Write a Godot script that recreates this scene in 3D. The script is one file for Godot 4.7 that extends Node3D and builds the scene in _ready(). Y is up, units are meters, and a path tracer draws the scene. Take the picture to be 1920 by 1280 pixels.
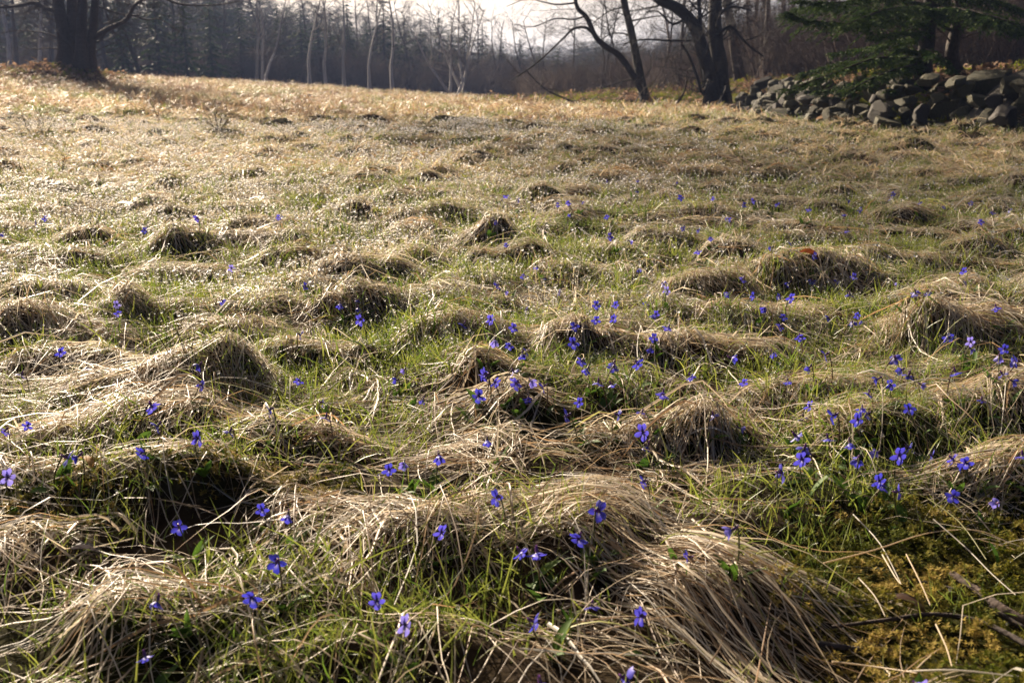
extends Node3D
# A tussocky spring meadow with violets, looking towards a low sun; woods and a rough stone wall behind.

const EYE := Vector3(0.0, 0.42, 0.0)
const FPX := 1866.67          # 35 mm lens on a 36 mm wide frame, in pixels of the 1920 wide photograph
const SKYLINE := 165.0        # eye level in the photograph

var pitch := atan((640.0 - SKYLINE) / FPX)
var rng := RandomNumberGenerator.new()
var noise := FastNoiseLite.new()
var fine := FastNoiseLite.new()
var mounds := []               # [x, z, rx, rz, cos, sin, height, number of named tussock or -1]
var buckets := {}
var M := {}
var taken := {}


class MB:
	var v := PackedVector3Array()
	var n := PackedVector3Array()
	var c := PackedColorArray()
	var ix := PackedInt32Array()
	static var triangles := 0

	func tube(pts: PackedVector3Array, rad: PackedFloat32Array, sides: int, col: Color, rough := 0.0, seed_ := 0) -> void:
		var m := pts.size()
		var side := Vector3.ZERO
		for k in m:
			var t := (pts[mini(k + 1, m - 1)] - pts[maxi(k - 1, 0)]).normalized()
			if k == 0:
				side = t.cross(Vector3(0.31, 0.2, 0.93)).normalized()
				if side.length() < 0.1:
					side = t.cross(Vector3(1, 0, 0)).normalized()
			else:
				side = (side - t * side.dot(t)).normalized()
			var other := t.cross(side)
			var at := v.size()
			for s in sides:
				var a := TAU * s / sides
				var o := side * cos(a) + other * sin(a)
				var r := rad[k]
				if rough > 0.0:
					r *= 1.0 + rough * sin(s * 12.9898 + seed_ * 3.1 + sin(k * 1.7 + s * 4.0))
				v.append(pts[k] + o * r)
				n.append(o)
				c.append(col)
			if k > 0:
				for s in sides:
					var s2 := (s + 1) % sides
					var a0 := at - sides + s
					var a1 := at - sides + s2
					ix.append_array([a0, at + s, a1, a1, at + s, at + s2])

	func ribbon(pts: PackedVector3Array, w: float, roll: float, col: Color, tip: Color, blunt := 0.25) -> void:
		var m := pts.size()
		var at := v.size()
		for k in m:
			var t := (pts[mini(k + 1, m - 1)] - pts[maxi(k - 1, 0)]).normalized()
			var s := t.cross(Vector3.UP)
			s = s.normalized() if s.length() > 0.05 else Vector3(1, 0, 0)
			var up := s.cross(t)
			var side := s * cos(roll) + up * sin(roll)
			var nor := side.cross(t)
			var f := float(k) / (m - 1)
			var ww := w * 0.5 * (1.0 - (1.0 - blunt) * f * f)
			v.append(pts[k] - side * ww)
			v.append(pts[k] + side * ww)
			n.append((nor - side * 0.55).normalized())
			n.append((nor + side * 0.55).normalized())
			var cc := col.lerp(tip, f)
			c.append(cc)
			c.append(cc)
			if k > 0:
				var b := at + k * 2
				ix.append_array([b - 2, b, b - 1, b - 1, b, b + 1])

	func quad(a: Vector3, b: Vector3, cc: Vector3, d: Vector3, nor: Vector3, col: Color) -> void:
		var at := v.size()
		v.append_array([a, b, cc, d])
		n.append_array([nor, nor, nor, nor])
		c.append_array([col, col, col, col])
		ix.append_array([at, at + 1, at + 2, at, at + 2, at + 3])

	func leaf(base: Vector3, along: Vector3, side: Vector3, length: float, width: float, curl: float, col: Color, rows := 4, shape := 0.8, cup := 0.25, mid := Color(0, 0, 0, 0)) -> void:
		# a blade with a midrib, widest where shape says, bent back by curl
		var nor := side.cross(along).normalized()
		var at := v.size()
		for k in rows + 1:
			var f := float(k) / rows
			var bend := curl * f
			var p := base + along * (length * (sin(bend) / curl if absf(curl) > 0.01 else f)) - nor * (length * ((1.0 - cos(bend)) / curl if absf(curl) > 0.01 else 0.0))
			var ww := width * 0.5 * pow(sin(PI * pow(clampf(f * 0.94 + 0.06, 0, 1), shape)), 0.7)
			var nn := (nor * cos(bend) + along * sin(bend)).normalized()
			v.append_array([p - side * ww + nn * ww * cup, p, p + side * ww + nn * ww * cup])
			n.append_array([(nn + side * 0.35).normalized(), nn, (nn - side * 0.35).normalized()])
			var mc := col if mid.a == 0.0 else col.lerp(mid, clampf(1.0 - f * 2.0, 0, 1))
			c.append_array([col, mc, col])
			if k > 0:
				var b := at + k * 3
				ix.append_array([b - 3, b, b - 2, b - 2, b, b + 1, b - 2, b + 1, b - 1, b - 1, b + 1, b + 2])

	func mesh(m: Material) -> ArrayMesh:
		return add_to(ArrayMesh.new(), m)

	func add_to(am: ArrayMesh, m: Material) -> ArrayMesh:
		var a := []
		a.resize(Mesh.ARRAY_MAX)
		a[Mesh.ARRAY_VERTEX] = v
		a[Mesh.ARRAY_NORMAL] = n
		a[Mesh.ARRAY_COLOR] = c
		a[Mesh.ARRAY_INDEX] = ix
		triangles += ix.size() / 3
		am.add_surface_from_arrays(Mesh.PRIMITIVE_TRIANGLES, a)
		am.surface_set_material(am.get_surface_count() - 1, m)
		return am


# ---------------------------------------------------------------- names and tags
func numbered(called: String) -> String:
	if not taken.has(called):
		taken[called] = 0
		return called
	taken[called] += 1
	return "%s_%03d" % [called, taken[called]]


func tag(o: Node, label: String, category: String, group := "") -> Node:
	o.set_meta("label", label)
	o.set_meta("category", category)
	if group:
		o.set_meta("group", group)
	return o


func thing(called: String, at: Vector3, label: String, category: String, group := "") -> Node3D:
	var o := Node3D.new()
	o.name = numbered(called)
	add_child(o)
	o.position = at
	tag(o, label, category, group)
	return o


func part(called: String, mesh: Mesh, parent: Node) -> MeshInstance3D:
	var o := MeshInstance3D.new()
	o.name = called
	o.mesh = mesh
	parent.add_child(o, true)
	return o


func scatter(called: String, mesh: Mesh, places: Array, label: String, category: String, parent: Node = null, tints := PackedColorArray()) -> MultiMeshInstance3D:
	var mm := MultiMesh.new()
	mm.transform_format = MultiMesh.TRANSFORM_3D
	mm.use_colors = tints.size() > 0
	mm.mesh = mesh
	mm.instance_count = places.size()
	for i in places.size():
		mm.set_instance_transform(i, places[i])
		if tints.size() > 0:
			mm.set_instance_color(i, tints[i])
	var o := MultiMeshInstance3D.new()
	o.multimesh = mm
	o.set_meta("kind", "stuff")
	if parent:
		o.name = called
		parent.add_child(o, true)
	else:
		o.name = numbered(called)
		add_child(o)
		tag(o, label, category)
	return o


# ---------------------------------------------------------------- the lie of the land
func smooth(a: float, b: float, x: float) -> float:
	var t := clampf((x - a) / (b - a), 0.0, 1.0)
	return t * t * (3.0 - 2.0 * t)


func wall_x(d: float) -> float:
	return 3.45 + 0.95 * smooth(10.8, 8.4, d) + 0.6 * smooth(13.0, 20.0, d) + 0.08 * sin(d * 1.3)


func base_h(x: float, z: float) -> float:
	var d := -z
	var h := 0.72 * smooth(0.5, -15.0, x) * smooth(5.0, 28.0, d)
	h += 0.30 * exp(-((x + 11.0) * (x + 11.0) + (d - 25.0) * (d - 25.0)) / 2.0)
	h += (0.55 + 0.25 * smooth(3.0, 9.0, x - wall_x(d))) * smooth(0.05, 1.4, x - wall_x(d)) * smooth(6.0, 9.5, d)
	h += 0.28 * smooth(22.5, 26.0, d) * smooth(-0.5, 4.0, x) * (1.0 - smooth(0.05, 1.4, x - wall_x(d)))
	h -= 0.05 * smooth(24.0, 45.0, d) * smooth(-4.0, 1.0, x)
	h += smooth(52.0, 120.0, d) * 2.6
	h += noise.get_noise_2d(x * 0.45, z * 0.45) * 0.05 * smooth(1.5, 6.0, d) + noise.get_noise_2d(x * 2.2 + 40.0, z * 2.2) * 0.024 + noise.get_noise_2d(x * 7.0, z * 7.0 + 20.0) * 0.015
	return h


func add_mound(x: float, z: float, rx: float, rz: float, turn: float, height: float, which := -1) -> void:
	var m := [x, z, rx, rz, cos(turn), sin(turn), height, which]
	mounds.append(m)
	var r := maxf(rx, rz)
	for i in range(floori((x - r) * 2.0), floori((x + r) * 2.0) + 1):
		for j in range(floori((z - r) * 2.0), floori((z + r) * 2.0) + 1):
			var key := Vector2i(i, j)
			if not buckets.has(key):
				buckets[key] = []
			buckets[key].append(m)


func mound_h(x: float, z: float) -> float:
	var h := 0.0
	var b = buckets.get(Vector2i(floori(x * 2.0), floori(z * 2.0)))
	if b == null:
		return 0.0
	for m in b:
		var dx: float = x - m[0]
		var dz: float = z - m[1]
		var a: float = (dx * m[4] + dz * m[5]) / m[2]
		var e: float = (dz * m[4] - dx * m[5]) / m[3]
		if e > 0.0:      # the straw hangs over on the near side, which is steeper
			e *= 1.5 if z > -2.5 else 1.2
		var q := a * a + e * e
		if q < 1.0:
			h += m[6] * (1.0 - q) * (1.0 - q) * (1.0 + 0.9 * q)
	return h


func tussock_at(x: float, z: float) -> int:
	var b = buckets.get(Vector2i(floori(x * 2.0), floori(z * 2.0)))
	if b == null:
		return -1
	var best := 0.85
	var which := -1
	for m in b:
		if m[7] < 0:
			continue
		var dx: float = x - m[0]
		var dz: float = z - m[1]
		var a: float = (dx * m[4] + dz * m[5]) / m[2]
		var e: float = (dz * m[4] - dx * m[5]) / m[3]
		var q := a * a + e * e
		if q < best:
			best = q
			which = m[7]
	return which


func ground_h(x: float, z: float) -> float:
	return base_h(x, z) + mound_h(x, z)


func ray(px: float, py: float) -> Vector3:
	var u := Vector3((px - 960.0) / FPX, (640.0 - py) / FPX, -1.0)
	return u.rotated(Vector3.RIGHT, -pitch).normalized()


func at_depth(px: float, py: float, d: float) -> Vector3:
	var r := ray(px, py)
	return EYE + r * (d / -r.z)


func on_ground(px: float, py: float, lift := 0.0) -> Vector3:
	# where the line of sight meets the ground raised by lift
	var r := ray(px, py)
	var t := 0.45
	while t < 60.0:
		var p := EYE + r * t
		if p.y < ground_h(p.x, p.z) + lift:
			break
		t *= 1.006
	var q := EYE + r * t
	return Vector3(q.x, ground_h(q.x, q.z), q.z)


func rand(a: float, b: float) -> float:
	return rng.randf_range(a, b)


func moss_mask(x: float, z: float) -> float:
	# the moss patch low on the right, and two small ones
	var a := smooth(1.0, 0.55, Vector2((x - 0.42) / 0.24, (z + 0.76) / 0.24).length())
	var b := smooth(1.0, 0.5, Vector2((x + 0.50) / 0.14, (z + 0.93) / 0.10).length())
	var d := smooth(1.0, 0.5, Vector2((x + 0.27) / 0.16, (z + 0.98) / 0.07).length())
	return maxf(a, maxf(b, d) * 0.6)


# ---------------------------------------------------------------- the scene
func _ready() -> void:
	rng.seed = 20240511
	noise.seed = 11
	noise.frequency = 1.0
	noise.fractal_octaves = 2
	fine.seed = 5
	fine.frequency = 1.0
	# camera
	var cam := Camera3D.new()
	cam.name = "camera"
	add_child(cam)
	cam.position = EYE
	cam.rotation.x = -pitch
	var lens := CameraAttributesPhysical.new()
	lens.frustum_focal_length = 35.0
	lens.frustum_focus_distance = 1.4
	lens.exposure_aperture = 14.0
	lens.frustum_near = 0.05
	lens.frustum_far = 2000.0
	cam.attributes = lens
	cam.current = true
	# sky, haze and exposure
	var sky := ProceduralSkyMaterial.new()
	sky.sky_top_color = Color(0.09, 0.14, 0.25)
	sky.sky_horizon_color = Color(0.66, 0.68, 0.71)
	sky.sky_curve = 0.05
	sky.sun_angle_max = 68.0
	sky.sun_curve = 0.75
	sky.ground_bottom_color = Color(0.10, 0.09, 0.07)
	sky.ground_horizon_color = Color(0.35, 0.34, 0.33)
	var env := Environment.new()
	env.background_mode = Environment.BG_SKY
	env.sky = Sky.new()
	env.sky.sky_material = sky
	env.background_energy_multiplier = 0.74
	env.tonemap_mode = Environment.TONE_MAPPER_LINEAR
	env.tonemap_exposure = 3.0
	env.sdfgi_enabled = true
	env.ssao_enabled = true
	env.ssil_enabled = true
	env.fog_enabled = true
	env.fog_density = 0.0014
	env.fog_light_color = Color(0.68, 0.78, 1.0)
	var world := WorldEnvironment.new()
	world.name = "world"
	world.environment = env
	add_child(world)
	# the sun stands ahead, beyond the left border
	var sun := DirectionalLight3D.new()
	sun.name = "sun"
	sun.light_energy = 1.6
	sun.light_color = Color(1.0, 0.92, 0.82)
	sun.light_angular_distance = 0.55
	sun.shadow_enabled = true
	add_child(sun)
	sun.rotation = Vector3(deg_to_rad(-22.0), deg_to_rad(180.0 + 30.0), 0)
	# the place
	make_materials()
	lay_mounds()
	build_ground()
	step("ground")
	build_straw()
	step("straw")
	build_left_tree()
	build_right_trees()
	build_right_spruce()
	build_woods()
	build_wall()
	build_fallen_wood()
	step("trees")
	build_grass()
	build_moss()
	build_litter()
	step("grass")
	build_violets()
	build_small_things()
	step("small things")


func step(done: String) -> void:
	print(done, " ", MB.triangles, " triangles, ", Time.get_ticks_msec() / 1000.0, " s")


# ---------------------------------------------------------------- materials
func lin(r: float, g: float, b: float) -> Color:
	return Color(r, g, b).linear_to_srgb()


func noise_texture(freq: float, dark: Color, light: Color, seed_: int, octaves := 4) -> NoiseTexture2D:
	var f := FastNoiseLite.new()
	f.seed = seed_
	f.frequency = freq
	f.fractal_octaves = octaves
	var t := NoiseTexture2D.new()
	t.width = 512
	t.height = 512
	t.seamless = true
	t.noise = f
	var g := Gradient.new()
	g.set_color(0, dark)
	g.set_color(1, light)
	t.color_ramp = g
	return t


func stuff_material(rough: float, back: float, spec := 0.5) -> StandardMaterial3D:
	var m := StandardMaterial3D.new()
	m.vertex_color_use_as_albedo = true
	m.roughness = rough
	m.metallic_specular = spec
	m.cull_mode = BaseMaterial3D.CULL_DISABLED
	if back > 0.0:
		m.backlight_enabled = true
		m.backlight = Color(back, back, back).linear_to_srgb()
	return m


func make_materials() -> void:
	M.straw = stuff_material(0.44, 0.9, 0.5)
	M.green = stuff_material(0.38, 0.95)
	M.moss = stuff_material(0.75, 0.8, 0.25)
	M.petal = stuff_material(0.5, 0.85)
	M.leaf = stuff_material(0.6, 0.7, 0.3)
	M.stem = stuff_material(0.5, 0.3)
	M.needle = stuff_material(0.7, 0.5, 0.2)
	var w := StandardMaterial3D.new()
	w.albedo_color = Color(1, 1, 1, 0.02)
	w.roughness = 0.02
	w.refraction_enabled = true
	w.refraction_scale = 0.033
	M.dew = w
	var s := StandardMaterial3D.new()
	s.vertex_color_use_as_albedo = true
	s.roughness = 1.0
	s.metallic_specular = 0.15
	s.albedo_texture = noise_texture(0.02, Color(0.55, 0.5, 0.45), Color(1, 1, 1), 3)
	s.uv1_triplanar = true
	s.uv1_world_triplanar = true
	s.uv1_scale = Vector3(1.7, 1.7, 1.7)
	s.heightmap_enabled = false
	s.normal_enabled = true
	var nt := noise_texture(0.03, Color.BLACK, Color.WHITE, 9, 5)
	nt.as_normal_map = true
	nt.bump_strength = 6.0
	nt.color_ramp = null
	s.normal_texture = nt
	M.soil = s
	var b := StandardMaterial3D.new()
	b.vertex_color_use_as_albedo = true
	b.roughness = 0.9
	b.albedo_texture = noise_texture(0.025, Color(0.45, 0.42, 0.4), Color(1, 1, 1), 5, 5)
	b.uv1_triplanar = true
	b.uv1_scale = Vector3(4.0, 1.2, 4.0)
	b.normal_enabled = true
	b.normal_texture = nt
	b.normal_scale = 1.2
	M.bark = b
	var p := StandardMaterial3D.new()     # pale birch bark with dark bands
	p.vertex_color_use_as_albedo = true
	p.roughness = 0.7
	p.albedo_texture = noise_texture(0.02, Color(0.45, 0.42, 0.4), Color(1, 1, 1), 8, 3)
	p.uv1_triplanar = true
	p.uv1_scale = Vector3(0.8, 5.0, 0.8)
	M.birch = p
	var r := StandardMaterial3D.new()
	r.vertex_color_use_as_albedo = true
	r.roughness = 0.85
	r.albedo_texture = noise_texture(0.018, Color(0.35, 0.36, 0.3), Color(1, 1, 1), 12, 5)
	r.uv1_triplanar = true
	r.uv1_scale = Vector3(2.5, 2.5, 2.5)
	r.normal_enabled = true
	r.normal_texture = nt
	r.normal_scale = 1.6
	M.rock = r
	var mr := r.duplicate()
	mr.albedo_texture = noise_texture(0.010, Color(0.42, 0.50, 0.18), Color(1, 0.96, 0.9), 17, 5)
	M.mossy_rock = mr


# ---------------------------------------------------------------- the tussocks one can tell apart
# crest in the photograph (x, y), width in pixels, depth over width, height in metres, lie of the straw in the picture (right, towards us), strength of that lie, label
func named_tussocks() -> Array:
	return [
		[1400, 1075, 420, 1.1, 0.050, 0.75, 1.0, 2.5, "tussock of long pale straw combed down in a fan beside the moss"],
		[1030, 935, 500, 0.75, 0.062, 0.8, 0.25, 0.7, "broad straw mound with paired violets on its front, central near the bottom"],
		[670, 985, 420, 0.8, 0.052, -0.3, 0.6, 0.6, "tangled straw mound just above the violet with drooping petals"],
		[330, 1135, 560, 0.55, 0.046, -0.9, 0.3, 0.8, "low sunlit straw ridge in the bottom left corner"],
		[760, 1190, 380, 0.6, 0.040, 0.6, 0.5, 0.4, "tangled straw heap along the bottom edge, left of the combed fan"],
		[250, 850, 520, 0.45, 0.064, 0.9, 0.1, 1.0, "long straw ridge with a dark hollow below, three violets on its crest"],
		[20, 870, 240, 0.7, 0.050, 0.5, 0.5, 0.5, "short straw mound cut off by the left border, below two violets"],
		[560, 800, 300, 0.6, 0.055, 1.0, 0.1, 0.8, "straw ridge running on from the long left ridge, under a lone violet"],
		[1270, 790, 380, 0.6, 0.062, 1.0, 0.35, 0.9, "bright straw mound with two violets on top, right of the picture's middle"],
		[1880, 855, 330, 0.6, 0.055, -1.0, 0.3, 0.8, "straw mound at the right border beside the densest violets"],
		[1560, 720, 360, 0.6, 0.045, 0.8, 0.4, 0.5, "low straw mound with two violets facing each other on its slope"],
		[1310, 640, 330, 0.5, 0.052, 1.0, 0.3, 1.2, "mound of straw combed to the right above a grassy hollow"],
		[1810, 590, 360, 0.75, 0.085, 0.5, 1.0, 1.2, "tall straw tussock fanning towards the viewer near the right border"],
		[1320, 515, 240, 0.7, 0.075, -0.3, 0.8, 0.6, "domed tussock with fresh green tips, neighbour of the dark shaggy tussock"],
		[1480, 495, 200, 0.7, 0.080, 0.4, 1.0, 1.2, "dark shaggy tussock with its front in shade"],
		[860, 590, 260, 0.6, 0.065, 1.0, 0.3, 0.8, "pale mound behind the upright violet in the middle"],
		[1075, 603, 180, 0.7, 0.065, 0.1, 1.0, 0.5, "small round straw dome directly behind two violets"],
		[700, 533, 210, 0.7, 0.085, 0.7, 0.6, 0.8, "steep straw tussock with a cluster of four violets at its left foot"],
		[690, 487, 230, 0.6, 0.062, 1.0, 0.2, 0.9, "pale straw mound behind the steep tussock with four violets"],
		[560, 462, 190, 0.7, 0.080, 1.0, 0.4, 0.8, "hunched tussock with a dark front, left of the middle"],
		[330, 505, 220, 0.6, 0.062, 1.0, 0.1, 0.8, "flat green-tipped mound with sparkling dew, left of the hunched tussock"],
		[110, 530, 300, 0.5, 0.055, 1.0, 0.2, 1.0, "long flat straw mound near the left border, behind the bare twig"],
		[250, 562, 240, 0.6, 0.065, 0.8, 0.4, 1.0, "straw tussock combed to the right behind the forked bare twig"],
		[90, 600, 340, 0.5, 0.065, 1.0, 0.15, 1.0, "sweep of pale straw at the left border above the dark grassy hollow"],
		[420, 610, 260, 0.55, 0.052, 1.0, 0.3, 0.7, "straw mound right of the forked bare twig"],
		[310, 665, 460, 0.5, 0.070, -0.5, 0.9, 0.7, "wide mound whose shaded front is a web of grey straw"],
		[590, 650, 260, 0.55, 0.050, 0.8, 0.5, 0.6, "low mound with green blades, left of the violets in the middle"],
		[960, 462, 170, 0.6, 0.065, 0.9, 0.3, 0.8, "straw dome beyond the web thread hung with dew"],
		[925, 425, 150, 0.6, 0.075, 1.0, 0.1, 0.6, "reddish straw hump with a lone violet at its crest"],
		[1010, 340, 110, 0.7, 0.10, 0.3, 1.0, 0.5, "rounded far tussock with a dark front, middle of the meadow"],
		[480, 430, 230, 0.5, 0.075, 1.0, 0.2, 0.6, "long low ridge behind the hunched tussock"],
		[350, 425, 170, 0.6, 0.085, 0.6, 0.5, 0.6, "green-fronted tussock under glittering dew"],
		[155, 432, 150, 0.6, 0.075, 0.7, 0.3, 0.6, "small dark-fronted tussock near the left border"],
		[650, 375, 130, 0.6, 0.09, 0.7, 0.3, 0.6, "far tussock left of the middle with a shaded front"],
		[860, 292, 95, 0.6, 0.10, 0.7, 0.3, 0.6, "far small tussock, left one of a pair below the tree line"],
		[1085, 292, 115, 0.6, 0.10, 0.7, 0.3, 0.6, "far wide tussock, darkest one below the leaning trees"],
		[745, 292, 70, 0.6, 0.10, 0.7, 0.3, 0.6, "smallest dark far tussock in the meadow's middle"],
		[1695, 378, 150, 0.6, 0.085, 0.7, 0.3, 0.6, "dark-fronted tussock with violets, right of the meadow's middle"],
		[1375, 448, 150, 0.7, 0.075, 0.3, 0.8, 0.6, "green-topped tussock behind the pair of shaggy tussocks"],
		[1560, 478, 200, 0.6, 0.070, 1.0, 0.4, 0.8, "straw tussock with a brown dead leaf on its left side"],
		[1665, 468, 240, 0.5, 0.060, 1.0, 0.3, 0.9, "pale flattened straw mound right of the brown dead leaf"],
		[1850, 452, 170, 0.6, 0.075, 0.6, 0.6, 0.6, "tussock with a dark hollow in its front near the right border"],
		[1240, 432, 150, 0.6, 0.070, 0.7, 0.3, 0.6, "straw hump left of the green-topped tussock"],
	]


var tussocks := []
var tussock_nodes := []
var tussock_straw := []
var tussock_stray := []


func lay_mounds() -> void:
	tussocks = named_tussocks()
	var lumps := []
	for i in tussocks.size():
		var t: Array = tussocks[i]
		var r := ray(t[0], t[1])
		# the crest stands where the sight line meets the base raised by the mound's height
		var s := 0.45
		while s < 60.0:
			var p := EYE + r * s
			if p.y < base_h(p.x, p.z) + t[4] * 0.7:
				break
			s *= 1.004
		var q := EYE + r * s
		var rx: float = t[2] * 0.62 / FPX * -q.z
		var rz: float = rx * t[3]
		if -q.z > 2.0:
			rz = maxf(rz, rx * 0.8)
		var tall: float = t[4] * (0.31 if i == 0 else 0.38 if i < 8 else (0.50 if -q.z < 3.0 else 0.42))
		add_mound(q.x, q.z - 0.1 * rz, rx, rz, rand(-0.3, 0.3), tall, i)
		for k in 3:     # lesser lumps run into it
			lumps.append([q.x + rx * rand(-0.8, 0.8), q.z + rz * rand(-0.6, 0.5), rx * rand(0.3, 0.6), rz * rand(0.35, 0.7), rand(-0.8, 0.8), tall * rand(0.25, 0.5)])
	var named := mounds.duplicate()
	for l in lumps:
		add_mound(l[0], l[1], l[2], l[3], l[4], l[5])
	# the unnamed ones between and beyond
	var d := 0.35
	while d < 46.0:
		var cell := 0.125 + 0.02 * d if d < 8.0 else 0.30 + 0.02 * (d - 8.0)
		var x := -(0.62 * d + 0.6)
		while x < 0.62 * d + 0.6:
			var mx := x + rand(-0.5, 0.5) * cell
			var mz := -(d + rand(-0.5, 0.5) * cell)
			var free := mx < wall_x(-mz) - 0.3 and -mz > 0.72
			for m in named:
				var e := Vector2((mx - m[0]) / (m[2] + 0.04), (mz - m[1]) / (m[3] + 0.04)).length()
				if e < 1.15:
					free = false
					break
			if free and rng.randf() < 0.8 and moss_mask(mx, mz) < 0.2:
				var big := rand(0.55, 1.0)
				add_mound(mx, mz, cell * rand(0.5, 1.2), cell * rand(0.45, 0.85), rand(-0.9, 0.9), (0.024 + 0.038 * smooth(2.0, 8.0, d)) * big)
			x += cell
		d += cell * 0.85


func build_ground() -> void:
	# one sheet, finer near the middle of the meadow, out to the horizon
	var angles := PackedFloat32Array()
	var a := -PI
	while a < PI - 0.0001:
		angles.append(a)
		a += 0.0085 if absf(a) < 0.62 else (0.03 if absf(a) < 0.95 else 0.14)
	angles.append(PI)
	var rings := PackedFloat32Array([0.0, 0.12, 0.25])
	var r := 0.4
	while r < 900.0:
		rings.append(r)
		r *= 1.0095 if r < 14.0 else (1.03 if r < 80.0 else 1.3)
	var v := PackedVector3Array()
	var c := PackedColorArray()
	var ix := PackedInt32Array()
	var cols := angles.size()
	for i in rings.size():
		for j in cols:
			var x := rings[i] * sin(angles[j])
			var z := -rings[i] * cos(angles[j])
			var y := ground_h(x, z)
			v.append(Vector3(x, y, z))
			var k := noise.get_noise_2d(x * 3.0, z * 3.0) * 0.5 + 0.5 + fine.get_noise_2d(x * 30.0, z * 30.0) * 0.25
			var col := Color(0.038, 0.029, 0.019).lerp(Color(0.062, 0.046, 0.028), clampf(k, 0, 1))
			var g := noise.get_noise_2d(x * 1.7 + 90.0, z * 1.7)
			if g > 0.05:
				col = col.lerp(Color(0.030, 0.038, 0.009), clampf(g * 3.0, 0, 0.8))
			var m := moss_mask(x, z)
			if x > wall_x(-z) and -z > 6.5 or -z > 22.5 and -z < 60.0 and x > -0.5:
				col = Color(0.055, 0.035, 0.020).lerp(Color(0.10, 0.13, 0.015), clampf((noise.get_noise_2d(x * 0.9, z * 0.9) + 0.05) * 5.0, 0, 1))
			elif -z > 46.0:
				col = Color(0.055, 0.040, 0.022)
			c.append(col.lerp(Color(0.040, 0.044, 0.010), m))
	for i in rings.size() - 1:
		for j in cols - 1:
			var p := i * cols + j
			ix.append_array([p, p + cols, p + 1, p + 1, p + cols, p + cols + 1])
	var arr := []
	arr.resize(Mesh.ARRAY_MAX)
	arr[Mesh.ARRAY_VERTEX] = v
	arr[Mesh.ARRAY_COLOR] = c
	arr[Mesh.ARRAY_INDEX] = ix
	var am := ArrayMesh.new()
	am.add_surface_from_arrays(Mesh.PRIMITIVE_TRIANGLES, arr)
	var st := SurfaceTool.new()
	st.create_from(am, 0)
	st.generate_normals()
	var mesh := st.commit()
	mesh.surface_set_material(0, M.soil)
	var o := part("ground", mesh, self)
	o.set_meta("kind", "structure")


# ---------------------------------------------------------------- straw, blades, moss
func straw_color() -> Color:
	var k := rng.randf()
	var c := Color(0.57, 0.46, 0.31).lerp(Color(0.73, 0.65, 0.50), rng.randf())
	if k < 0.20:
		c = Color(0.36, 0.22, 0.11).lerp(Color(0.46, 0.33, 0.19), rng.randf())
	elif k < 0.33:
		c = Color(0.16, 0.105, 0.06).lerp(Color(0.26, 0.19, 0.12), rng.randf())
	elif k < 0.48:
		c = Color(0.52, 0.49, 0.42)
	elif k < 0.55:
		c = Color(0.36, 0.36, 0.12)
	return c * rand(0.8, 1.08)


func strand(mb: MB, from: Vector3, x: float, z: float, ang: float, length: float, segs: int, w: float, off: float, arch: float) -> void:
	var pts := PackedVector3Array()
	var turn := rng.randfn(0.0, 0.22)
	var step := length / segs
	var px := x
	var pz := z
	var a := ang
	var snap := rng.randf()
	var kink := rng.randi_range(1, segs)
	for k in segs + 1:
		var f := float(k) / segs
		var lift := off * (1.0 - 0.55 * f) + arch * 4.0 * f * (1.0 - f)
		pts.append(Vector3(px, ground_h(px, pz) + lift, pz) - from)
		px += cos(a) * step
		pz += sin(a) * step
		a += turn / segs * 2.0
		if k == kink:
			a += rng.randfn(0.0, 0.18) if snap > 0.22 else rng.randfn(0.0, 0.9)
	var c := straw_color()
	mb.ribbon(pts, w, rand(-0.9, 0.9), c, c * rand(0.85, 1.1), 0.35)


func lie_of(x: float, z: float, which: int) -> Vector2:
	# straw droops down the slope of its mound, with a lie of its own
	var e := 0.012
	var h0 := mound_h(x, z)
	var g := Vector2(mound_h(x + e, z) - h0, mound_h(x, z + e) - h0) / e
	var f := -g * 0.8
	if which >= 0:
		var t: Array = tussocks[which]
		f += Vector2(t[5], t[6]).normalized() * t[7] * 0.45
		if which > 0:
			f = f.rotated(noise.get_noise_2d(x * 5.0, z * 5.0 + 60.0) * 1.8)
	else:
		var n := noise.get_noise_2d(x * 2.2 + 7.0, z * 2.2) * 6.0 + 0.5
		f += Vector2(cos(n), sin(n)) * 0.4
	return f


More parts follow.
